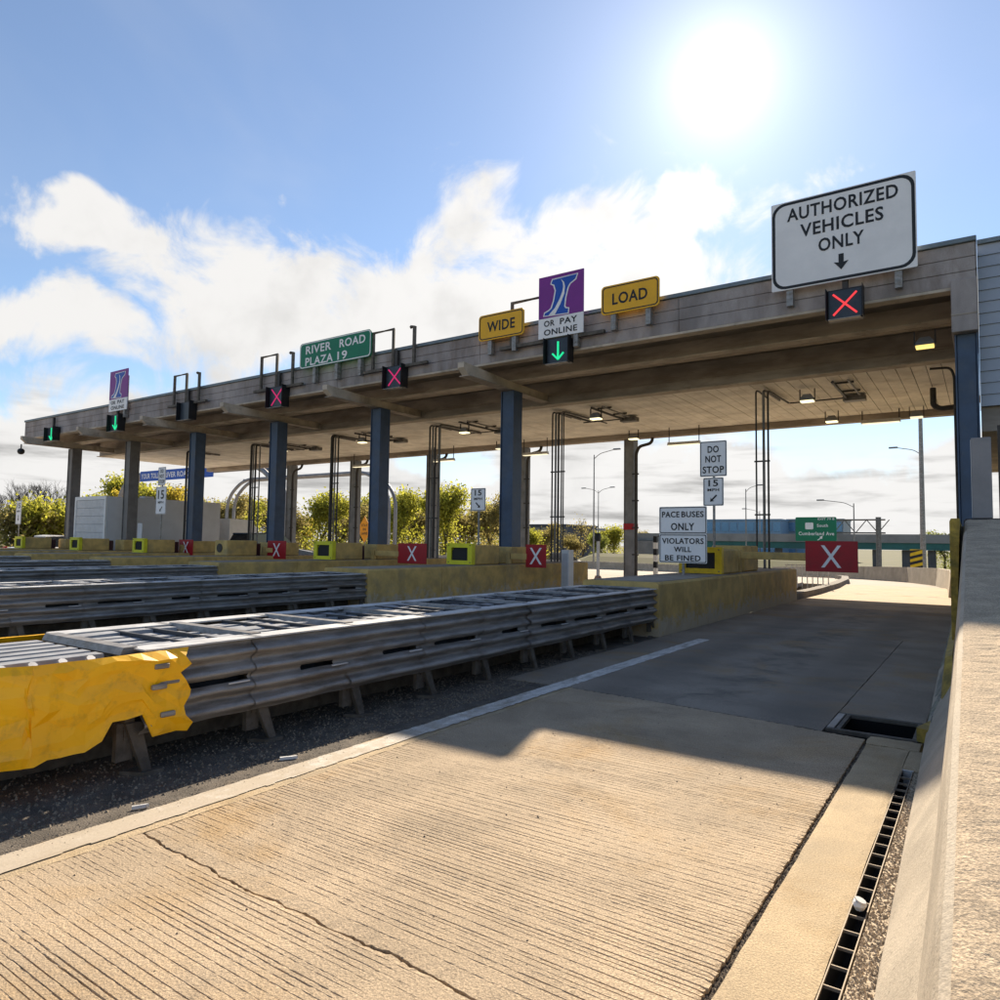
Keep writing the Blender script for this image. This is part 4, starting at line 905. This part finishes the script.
# ------------------------------------------------------------------ vehicles
def wheel(t, x, y, r, side):
    w_ = obj('wheel', MB().tube([(x - .1, y, r), (x + .1, y, r)], r, 16), rubber, t)
    obj('rim', MB().tube([(x + side * .095, y, r), (x + side * .112, y, r)], r * .62, 12), sign_back, w_)
def car(x, y, z, ang, m, label, kind='suv'):
    """length along +Y, built at the origin then placed"""
    t = thing('car', (0, 0, 0), label, 'car', 'cars beyond the plaza'); L, Wd = (4.7, .92) if kind == 'suv' else (4.5, .88)
    hb, ht = (.98, 1.68) if kind == 'suv' else (.86, 1.42)
    prof = [(-2.3, .42, .62, .86), (-2.2, .30, .95 * hb, .97), (-1.4, .26, hb, 1), (0, .24, hb, 1), (1.0, .26, hb * .97, 1), (1.9, .3, hb * .84, .95), (2.25, .36, hb * .66, .84)]
    rings = []
    for (yy, zb, zt, q) in prof:
        w_ = Wd * q; rings.append([(-w_ * .93, yy, zb), (w_ * .93, yy, zb), (w_, yy, zb + (zt - zb) * .4), (w_ * .97, yy, zt - .05), (w_ * .86, yy, zt), (-w_ * .86, yy, zt), (-w_ * .97, yy, zt - .05), (-w_, yy, zb + (zt - zb) * .4)])
    obj('body', MB().loft(rings), m, t, smooth=False)
    cab = [(-2.1 if kind == 'suv' else -1.5, .80), (-1.75 if kind == 'suv' else -.95, .66), (.1, .68), (1.0, .80)]
    zt_ = [hb - .01, ht - .03, ht, hb - .02]
    g_ = [[(-Wd * q, yy, hb - .03), (Wd * q, yy, hb - .03), (Wd * q * .98, yy, max(zz_, hb - .02)), (-Wd * q * .98, yy, max(zz_, hb - .02))] for (yy, q), zz_ in zip(cab, zt_)]
    obj('window', MB().loft(g_), glass_d, t)
    obj('roof', MB().loft([[(-Wd * .67, yy, zz_ - .03), (Wd * .67, yy, zz_ - .03), (Wd * .6, yy, zz_ + .03), (-Wd * .6, yy, zz_ + .03)] for yy, zz_ in ((cab[1][0] - .05, ht - .03), (-.6, ht + .005), (.2, ht - .02))]), m, t)
    for s in (-1, 1):
        for yy in (-1.4, 1.45): wheel(t, s * (Wd - .1), yy, .34, s)
        obj('headlight', MB().box(s * .62 - .16, s * .62 + .16, 2.1, 2.25, .58, .70, .02), lamp_w, t); obj('tail_light', MB().box(s * .68 - .12, s * .68 + .12, -2.32, -2.2, .68, .86, .02), lamp_r, t)
    t.location = (x, y, z); t.rotation_euler = (0, 0, ang); return t
dark_p = mat('dark_car_paint', (.03, .04, .065), .25, .3, var=0, spec=.7); white_cp = mat('white_car_paint', (.68, .69, .70), .3, var=0, spec=.6); silver_p = mat('silver_car_paint', (.42, .43, .45), .3, .5, var=0)
car(-36.1, 65.1, gz(65), R(-52), dark_p, 'dark blue car driving beyond the canopy left of the signal post')
car(-39, 84, gz(84), R(75), white_cp, 'white car beyond the grey median wall', 'sedan')
car(-32.5, 92, gz(92), R(80), white_cp, 'white car right of the slim rear column in the distance', 'sedan')
car(-22.5, 98, gz(98), R(85), silver_p, 'silver car far away below the teal bridge', 'sedan')
car(-39.4, 17.2, 0.0, R(3), white_cp, 'pale car showing left of the box truck', 'sedan')
car(-28.6, 22.0, 0, R(3), dark_p, 'dark car in the lane just right of the box truck', 'suv')
# box truck
x0, x1, y0, y1 = -35.1, -32.25, 15.86, 21.6
t = thing('box_truck', (-33.5, 19.5, 0), 'grey box truck with white roll-up rear door parked in a left lane', 'truck')
obj('cargo_box', MB().box(x0, x1, y0 + .06, y1, .75, 3.22, .03), truck_m, t)
d_ = obj('rear_frame', ring_y([(x0, .72), (x1, .72), (x1, 3.24), (x0, 3.24)], [(x0 + .13, .85), (x1 - .13, .85), (x1 - .13, 3.08), (x0 + .13, 3.08)], y0, y0 + .07), white_p, t)
for k in range(6): obj('door_slat', MB().box(x0 + .135, x1 - .135, y0 + .02, y0 + .05, .86 + k * .37, .86 + k * .37 + .36, .008), cab_l, t)
obj('door_handle', MB().box(-33.7, -33.3, y0 - .02, y0 + .018, 1.1, 1.16), black, t)
obj('bumper', MB().box(x0 + .1, x1 - .1, y0 - .15, y0 - .01, .5, .66, .02), black, t)
obj('chassis', MB().box(x0 + .6, x1 - .6, y0 + .1, 24, .5, .74), black, t)
obj('cab', MB().prism_x([(22.3, .55), (24.5, .55), (24.5, 1.35), (24.15, 1.6), (23.7, 2.4), (22.3, 2.45)], x0 + .2, x1 - .2), white_p, t)
obj('windscreen', MB().prism_x([(24.17, 1.62), (24.2, 1.62), (23.76, 2.36), (23.72, 2.36)], x0 + .3, x1 - .3), glass_d, t)
for s, xx in ((-1, x0 + .3), (1, x1 - .3)):
    for yy in (17.4, 18.4, 23.4): wheel(t, xx, yy, .46, s)
for s in (-1, 1): obj('tail_light', MB().box(-33.5 + s * 1.05 - .09, -33.5 + s * 1.05 + .09, y0 - .17, y0 - .151, .53, .63), lamp_r, t)
obj('roof_vent', MB().box(-34.2, -33.7, 18.4, 18.9, 3.222, 3.42, .03), cab_l, t)

# ------------------------------------------------------------------ far structures
pipe_g2 = mat('weathered_tube', (.26, .26, .27), .55, .3, var=.2, scale=1)
def gantry(xa, xb, y, h, r, label, side_r=2.2, m=pipe_g2):
    t = thing('sign_gantry', ((xa + xb) / 2, y, gz(y)), label, 'gantry', 'curved tube gantries')
    z = gz(y)
    for dy_ in (-.35, .35):
        obj('arch_tube', MB().tube(curve_pts([(xa, y + dy_, z), (xa, y + dy_, h - 1.6), (xa + side_r, y + dy_, h), (xb - side_r, y + dy_, h), (xb, y + dy_, h - 1.6), (xb, y + dy_, z)], 10), r, 10), m, t)
    k = xa + side_r
    while k < xb - side_r: obj('brace', MB().tube([(k, y - .35, h), (k + .8, y + .35, h)], r * .45, 6), m, t); k += 1.6
    return t
gantry(-66, -43.3, 34, 7.0, .20, 'grey curved tube gantry carrying the blue toll sign at left')
gantry(-56, -36.2, 38.5, 6.6, .14, 'thin curved tube gantry in front of the trees')
t, p = sign('toll_rate_sign', -62, -51, 6.35, 7.25, 33.4, sign_b, 'blue YOUR TOLL RIVER ROAD sign on the curved gantry', [('YOUR TOLL', -60.4, 6.8, 2.8, .46), ('RIVER ROAD', -56.2, 6.8, 3.7, .46)], None, r=0, tm=sign_w, posts=(-60, -53), z_post=(6.4, 7.1))
x, y = -38.5, 38
t = thing('warning_sign', (x, y, gz(y)), 'orange diamond warning sign in front of the trees', 'sign')
obj('post', MB().tube([(x, y + .05, gz(y)), (x, y + .05, 2.4)], .05, 6), galv, t)
p = obj('plate', MB().prism_y([(x, 1.25), (x + .72, 2.25), (x, 3.25), (x - .72, 2.25)], y - .03, y), mat('sign_orange', (.85, .33, .01), .5, var=.05), t)
for k, (tx, zc) in enumerate((('STAY', 2.55), ('IN', 2.25), ('LANE', 1.95))): obj('lettering', text_mb(tx, x, zc, .62 if k != 1 else .3, .2, y - .036), sign_k, p)
# bridge
YB = 116
t = thing('overpass', (-10, YB, -2.6), 'distant overpass with teal steel girders on dark concrete piers', 'bridge')
obj('girder', MB().box(-52, 40, YB, YB + .5, 1.15, 2.15), teal, t); obj('parapet', MB().box(-52, 40, YB - .3, YB, 2.16, 3.4), bridge_c, t)
obj('deck', MB().box(-52, 40, YB + .01, YB + 11, 2.16, 2.6), bridge_c, t); obj('far_girder', MB().box(-52, 40, YB + 10, YB + 10.5, 1.15, 2.15), teal, t)
for x in (-13.2, -9.4, -6.2, -3.1, 1, 6, -27, -36): obj('pier', MB().box(x - .5, x + .5, YB + 1, YB + 2, -2.7, 1.14, .05), mat('pier_concrete', (.12, .115, .11), .9, var=.2, scale=.5), t)
obj('abutment', MB().box(-52, -44, YB - 1.5, YB + 11, -2.7, 2.1), bridge_c, t)
for k in range(22): obj('stiffener', MB().box(-51 + k * 4.2, -50.88 + k * 4.2, YB - .04, YB - .001, 1.18, 2.13), teal, t)
def lamp_post(px, y, h, arm, label, r=.09, z=None):
    z = gz(y) if z is None else z
    t = thing('street_lamp', (px, y, z), label, 'street lamp', 'street lamps beyond the plaza')
    obj('pole', MB().tube([(px, y, z), (px, y, h * .5), (px, y, h)], [r, r * .8, r * .6], 8), galv, t)
    for a in arm if isinstance(arm, tuple) else (arm,):
        q = obj('arm', MB().tube(curve_pts([(px, y, h - .4), (px + a * .3, y, h + .1), (px + a, y, h + .4)]), r * .4, 6), galv, t)
        obj('lamp_head', MB().box(px + a - .1 if a > 0 else px + a - .65, px + a + .65 if a > 0 else px + a + .1, y - .12, y + .12, h + .35, h + .5, .03), grey_steel, q)
lamp_post(-32.0, 63, 10.3, 2.2, 'tall street lamp with arm to the right seen left of the slim rear column')
lamp_post(-47.5, 95, 9.4, (2.0, -2.2), 'farther double-arm street lamp behind the first one')
lamp_post(-3.25, 52.6, 12.5, -2.0, 'thick tall lamp pole near the right end under the canopy', .17, -.5)
lamp_post(-4.6, 75, 10.4, -2.0, 'thin lamp pole with left arm just behind the thick pole')
lamp_post(-11.4, 83, 6.1, -3.0, 'street lamp with left arm right of the green highway sign')
lamp_post(-24.0, 88, 8.4, 1.4, 'street lamp above the blue glass building')
lamp_post(-30.5, 120, 7.2, -2.2, 'far thin street lamp left of the pace buses sign')
# highway sign on truss
t = thing('highway_sign', (-12, 90, -2.4), 'green highway exit sign hung on a dark cantilever truss', 'sign')
q = obj('panel', MB().prism_y(rrect(-18.7, -14.2, 2.1, 4.95, .15), 89.9, 90), sign_g, t)
obj('lettering', text_mb('EXIT 79 B', -15.3, 4.72, 1.8, .26, 89.88), sign_w, q)
obj('shield', poly_y(rrect(-17.6, -16.7, 3.5, 4.3, .12)[::-1], 89.88), sign_w, q)
obj('lettering', text_mb('South', -15.7, 3.95, 1.2, .36, 89.88), sign_w, q); obj('lettering', text_mb('Cumberland Ave', -16.4, 3.0, 3.9, .42, 89.88), sign_w, q)
obj('arrow', poly_y([(-16.3, 2.25), (-15.95, 2.5), (-16.05, 2.6), (-15.7, 2.75), (-15.75, 2.35), (-15.85, 2.42), (-16.2, 2.2)], 89.88), sign_w, q)
for z in (3.1, 4.6): obj('chord', MB().tube([(-18.5, 90.3, z), (-9.2, 90.3, z)], .09, 6), pipe_g, t)
for k in range(8): obj('brace', MB().tube([(-18 + k * 1.15, 90.3, 3.1 if k % 2 else 4.6), (-16.85 + k * 1.15, 90.3, 4.6 if k % 2 else 3.1)], .06, 6), pipe_g, t)
obj('post', MB().tube([(-9.9, 90.3, -2.4), (-9.9, 90.3, 4.9)], .28, 10), pipe_g, t)
# walls, bank, marker
def wall_run(name, pts, h, label, m=barrier_c, th=.3):
    t = thing(name, (*pts[0], gz(pts[0][1])), label, 'barrier')
    for (a, b) in zip(pts[:-1], pts[1:]):
        za, zb = gz(a[1]) - .05, gz(b[1]) - .05; dv = (Vector(b) - Vector(a)).normalized(); nv = Vector((-dv.y, dv.x)) * th / 2
        e = [Vector(a) + dv * .02, Vector(b) - dv * .02]
        obj('segment', MB().loft([[(*(p_ - nv), z), (*(p_ + nv), z), (*(p_ + nv * .5), z + h), (*(p_ - nv * .5), z + h)] for p_, z in zip(e, (za, zb))]), m, t)
wall_run('ramp_barrier', [(-.75, 24.2), (-.95, 29), (-1.5, 33), (-2.9, 37.5), (-5.3, 42.5), (-8.5, 48), (-13, 55)], .72, 'curving low concrete barrier at the end of the nearest lane')
wall_run('median_barrier', [(-70, 46), (-60, 51), (-50, 56), (-40, 61.5), (-30, 67), (-20, 73)], .95, 'long grey concrete median wall beyond the plaza')
t = thing('channel_kerb', (-4.5, 28, 0), 'curving dark kerb continuing from the nearest toll island', 'kerb')
kp = [(-4.25, 19.9), (-4.2, 23), (-4.3, 27), (-4.7, 32), (-5.6, 38), (-6.4, 41)]
for a, b in zip(kp[:-1], kp[1:]):
    obj('kerb_stone', MB().loft([[(x - .2, y, gz(y) - .05), (x + .12, y, gz(y) - .05), (x + .09, y, gz(y) + .16), (x - .2, y, gz(y) + .16)] for x, y in (a, (b[0], b[1] - .02))]), mat('kerb_concrete', (.16, .14, .12), .9, var=.3, scale=4), t)
mb = MB(); xs = lin(-46, -9.5, 24); ys = lin(70, 88, 10); nx = len(xs)
def bank(x, y):
    t_ = max(0, 1 - abs(y - 80) / 9); e_ = min(1, (x + 46) / 6, (-9.5 - x) / 3); return gz(y) - .05 + 2.6 * max(0, e_) * t_ * t_ * (3 - 2 * t_) * .9
sheet('grass_bank', xs, ys, lambda x, y: bank(x, y), grass_m)
t = thing('chevron_marker', (-3.9, 45, gz(45)), 'yellow and black diagonal striped object marker by the ramp barrier', 'sign')
x, y, z = -3.37, 48.7, .0
p = obj('plate', MB().box(x - .32, x + .32, y - .03, y, z, z + 1.35), hazard_y, t)
for k in range(4): obj('stripe', MB().add([(x - .32, y - .034, z + .05 + k * .35), (x + .32, y - .034, z + .25 + k * .35 if k < 3 else z + 1.33), (x + .32, y - .034, min(z + 1.35, z + .42 + k * .35)), (x - .32, y - .034, z + .22 + k * .35)], [(0, 1, 2, 3)]), sign_k, p)
obj('post', MB().tube([(x, y + .03, gz(y)), (x, y + .03, z + .3)], .04, 6), galv, t)
t = thing('railing', (-6.5, 25.5, 0), 'short pale metal railing behind the nearest toll island', 'railing')
for k in range(9): obj('baluster', MB().tube([(-5.6 + k * .16, 25.5 + k * .02, .0), (-5.6 + k * .16, 25.5 + k * .02, .78)], .018, 6), galv_l, t)
for z in (.42, .78): obj('rail', MB().tube([(-5.65, 25.5, z), (-4.25, 25.67, z)], .022, 6), galv_l, t)
# far buildings
def block(name, x0, x1, y0, y1, z0, z1, m, label, nx=8, nz=3, gm=glass_d, trim=None):
    t = thing(name, ((x0 + x1) / 2, y0, z0), label, 'building')
    obj('wall', MB().box(x0, x1, y0, y1, z0, z1), m, t); obj('roof_edge', MB().box(x0 - .2, x1 + .2, y0 - .2, y1 + .2, z1 + .01, z1 + .5), trim or m, t)
    cw = (x1 - x0) / nx; ch = (z1 - z0) / nz
    for i in range(nx):
        for k in range(nz):
            w_ = obj('window', MB().box(x0 + i * cw + cw * .1, x0 + (i + 1) * cw - cw * .1, y0 - .12, y0 - .02, z0 + k * ch + ch * .18, z0 + (k + 1) * ch - ch * .15), gm, t)
blue_glass = mat('blue_glass', (.10, .22, .38), .25, .3, var=.15, scale=.1, spec=.7)
block('office_building', -84, -52, 230, 250, -3, 9.5, mat('blue_cladding', (.22, .33, .46), .5, var=.1, scale=.1), 'low blue glass office building on the horizon', 12, 3, blue_glass)
block('office_building', -114, -98, 175, 195, -3, 6.4, mat('dark_cladding', (.09, .085, .10), .6, var=.15, scale=.1), 'dark flat office building behind the bare trees', 6, 3)
block('office_building', -52.5, -36, 240, 255, -3, 9.8, mat('grey_cladding', (.20, .25, .30), .5, var=.1, scale=.1), 'grey glass wing right of the blue office building', 6, 3, blue_glass)

# ------------------------------------------------------------------ trees
def branch(mb, p, d_, L, r, depth, tips, rg, twig=False):
    q = p + d_ * L * .5 + Vector((rg.uniform(-1, 1), rg.uniform(-1, 1), rg.uniform(-.3, .6))) * L * .08; e = p + d_ * L
    mb.tube([p, q, e], [r, r * .8, r * .6], 6 if depth > 2 else 4)
    if depth == 0: tips.append(e); return
    for k in range(rg.randint(2, 3) + (1 if twig else 0)):
        nd = (d_ + Vector((rg.uniform(-1, 1), rg.uniform(-1, 1), rg.uniform(-.25, .8))) * (.75)).normalized()
        branch(mb, e if k else q.lerp(e, .6), nd, L * rg.uniform(.62, .82), r * .56, depth - 1, tips, rg, twig)
    tips.append(e)
def tree_mesh(seed, h, rad, lm, nleaf, leafs=.22, bare=False):
    rg = random.Random(seed); tips = []; tb = MB()
    th = h * (.22 if not bare else .28)
    branch(tb, Vector((0, 0, 0)), Vector((rg.uniform(-.06, .06), rg.uniform(-.06, .06), 1)).normalized(), th, h * .022, 5 if bare else 4, tips, rg, bare)
    top = max(t_.z for t_ in tips); wid = max(max(abs(t_.x), abs(t_.y)) for t_ in tips)
    sz, sx = h * .93 / top, rad * .9 / wid
    f_ = lambda v: (v[0] * sx, v[1] * sx, v[2] * sz)
    tb.v = [f_(v) for v in tb.v]; tips = [Vector(f_(t_)) for t_ in tips]
    cb = MB(); nl = nleaf
    cl_ = [t_ for t_ in tips if t_.z > h * .25] or tips
    extra = []
    for k in range(len(cl_) // 2):
        a = rg.choice(cl_); extra.append(a.lerp(Vector((0, 0, h * .6)), rg.random() * .6) + Vector((rg.gauss(0, 1), rg.gauss(0, 1), rg.gauss(0, 1))) * rad * .12)
    cl_ = cl_ + extra
    vv = []; ff = []
    for k in range(nl):
        c = rg.choice(cl_); sp = rad * .16
        p = c + Vector((rg.gauss(0, sp), rg.gauss(0, sp), rg.gauss(0, sp * .8)))
        if k % 7 == 0 and not bare: p = Vector((rg.gauss(0, rad * .5), rg.gauss(0, rad * .5), h * rg.uniform(.03, .5)))
        if p.z < h * .03: p.z = h * .03 + rg.random() * h * .15
        a = Vector((rg.gauss(0, 1), rg.gauss(0, 1), rg.gauss(0, 1))).normalized(); b = a.orthogonal().normalized(); b.rotate(Matrix.Rotation(rg.uniform(0, 6.28), 3, a)); c2 = a.cross(b)
        s = leafs * rg.uniform(.6, 1.3); o = len(vv)
        vv += [tuple(p + b * s), tuple(p + c2 * s * .55), tuple(p - b * s), tuple(p - c2 * s * .55)]; ff.append((o, o + 1, o + 2, o + 3))
    cb.v = vv; cb.f = ff
    return mesh_of('trunk', tb, bark, (0, 0, 0)), (mesh_of('crown', cb, lm, (0, 0, 0)) if nl else None)
for lf in leaf: lf.node_tree.nodes['Mix Shader'].inputs[0].default_value = .68
TM = [tree_mesh(1, 8, 3.6, leaf[0], 6400, .19), tree_mesh(2, 8, 3.2, leaf[1], 5200, .17), tree_mesh(3, 8, 3.9, leaf[0], 6800, .19), tree_mesh(4, 8, 3.2, leaf[3], 5600, .19), tree_mesh(5, 8, 3.2, leaf[2], 4800, .18),
      tree_mesh(6, 8, 3.6, leaf[1], 500, .16, True), tree_mesh(9, 8, 3.4, leaf[0], 0, .1, True), tree_mesh(11, 3.2, 2.6, leaf[0], 3600, .16), tree_mesh(12, 3.0, 2.8, leaf[1], 3400, .15)]
KN = ['yellow-green spring tree', 'olive budding tree', 'bright broad spring tree', 'green leafy tree', 'golden budding tree', 'nearly bare brown tree', 'bare branching tree', 'low yellow-green shrub', 'low olive shrub']
def tree(x, y, k, sc, where_, rz=None):
    z = gz(y) - .15
    t = thing('tree' if k < 7 else 'shrub', (x, y, z), f'{KN[k]} {where_}', 'tree' if k < 7 else 'shrub', 'trees beyond the plaza' if k < 7 else 'shrubs at the plaza edge')
    for nm, me_ in zip(('trunk', 'crown'), TM[k]):
        if me_ is None: continue
        o = bpy.data.objects.new(nm, me_); COL.objects.link(o); o.parent = t
    t.rotation_euler = (0, 0, rng.uniform(0, 6.28) if rz is None else rz); q = 1.06 if k in (0, 1, 2, 3, 4) else 1.1; t.scale = (sc * q, sc * q, sc * q * rng.uniform(.82, 1.22))
def place(px, zc):
    """ground point seen at picture column px, zc metres ahead"""
    u = (px - 500) / F_PX; return (zc * (u * c_ - s_), zc * (u * s_ + c_))
TREES = [(8, 96, 6, 1.05, 'at the far left edge'), (30, 100, 6, 1.1, 'behind the leftmost speed sign'), (52, 92, 6, 1.25, 'left of the first grey column'), (60, 70, 7, 1.2, 'left of the box truck'), (14, 66, 8, 1.25, 'at the left edge below the bare tree'), (36, 68, 7, 1.15, 'beside the leftmost speed sign'),
         (88, 100, 0, .95, 'above the box truck cab end'), (112, 96, 4, .9, 'above the box truck roof'), (148, 100, 0, .95, 'under the blue toll sign, left'), (172, 98, 4, 1.0, 'under the blue toll sign'), (208, 97, 0, .95, 'behind the fifth blue column'),
         (230, 88, 1, .85, 'inside the left gantry arch'), (248, 100, 2, .95, 'just left of the fourth blue column'), (296, 104, 1, 1.0, 'right of the fourth blue column'), (322, 92, 0, .98, 'between the conduit bundle and grey column'), (340, 110, 1, 1.1, 'left of the middle blue column, behind'), (366, 100, 1, .95, 'behind the orange diamond sign'),
         (398, 90, 2, .98, 'right of the middle blue column'), (412, 112, 1, 1.18, 'behind the bright spring tree'), (446, 92, 0, 1.02, 'behind the second 15 MPH sign, left'), (468, 100, 1, 1.12, 'behind the second 15 MPH sign'), (490, 96, 1, 1.0, 'left of the second blue column'), (530, 110, 0, .9, 'right of the second blue column'), (548, 120, 1, .85, 'behind the conduit bundle'),
         (583, 118, 5, .85, 'in front of the dark office building'), (570, 125, 1, .7, 'left end of the dark office building'), (614, 112, 0, .75, 'right of the dark office building'), (602, 104, 3, .55, 'in front of the signal post'), (945, 120, 3, .8, 'under the bridge at right'), (640, 150, 1, .7, 'left of the teal bridge'), (-40, 90, 1, 1.0, 'just beyond the left edge'), (-110, 95, 0, 1.0, 'farther beyond the left edge'), (-190, 90, 2, 1.0, 'well beyond the left edge'), (274, 112, 1, 1.05, 'hidden mostly by the fourth blue column'), (190, 112, 1, 1.1, 'far behind the fifth blue column')]
BACK = ['fifth column gap', 'blue toll sign', 'left gantry arch', 'fourth column', 'grey rear column', 'conduit bundle', 'orange diamond', 'middle column', 'second 15 MPH sign', 'second column', 'truck roof', 'truck cab', 'gantry leg', 'bright spring tree', 'wide load lane']
for i, b_n in enumerate(BACK):
    px = 96 + i * 30 + rng.uniform(-6, 6); x, y = place(px, rng.uniform(118, 132)); tree(x, y, [1, 0, 1, 3, 1, 2, 1, 4][i % 8], rng.uniform(.95, 1.3), f'in the back row near the {b_n}')
for px, zc, k, sc, w_ in TREES:
    x, y = place(px, zc); tree(x, y, k, sc, w_)

# ------------------------------------------------------------------ litter
def scrap(x, y, a, L, w, label):
    c, s = cos(a), sin(a); mb = MB(); z = .002
    pts = [(-L, -w), (-L * .3, -w * .7), (L * .4, -w), (L, -w * .3), (L * .8, w), (-.1 * L, w * .8), (-L, w)]
    mb.prism_z([(x + p_ * c - q_ * s, y + p_ * s + q_ * c) for p_, q_ in pts], z - .012, z + .006)
    obj('paper_scrap', mb, white_p, None, label, 'litter', 'litter along the shoulder')
scrap(-3.72, 3.05, R(58), .055, .009, 'white paper scrap on the shoulder below the second cushion leg')
scrap(-3.66, 2.05, R(66), .04, .005, 'thin white scrap on the shoulder nearest the yellow nose')
x, y = -.432, 3.12
t = thing('plastic_cup', (x, y, -.02), 'crushed white cup lying on the trench drain rungs', 'litter')
obj('cup', MB().loft([[(x + r_ * cos(a * pi / 5) * (1 + .2 * sin(a * 2)), y + r_ * sin(a * pi / 5), z) for a in range(10)] for z, r_ in ((.002, .016), (.02, .026), (.034, .02))]), white_p, t)
obj('lid', MB().tube([(x + .004, y, .034), (x + .006, y, .040)], .021, 10), cab_l, t)
stones('pebbles', 90, lambda: rng.uniform(-3.3, -.8), lambda: rng.uniform(1.3, 5.5), lambda x, y: .001, .003, .007, grit_m, None, 'small dark pebbles scattered on the sunlit lane')
for o in bpy.data.objects:
    if '_w' in o: del o['_w']
print('objects', len(bpy.data.objects))
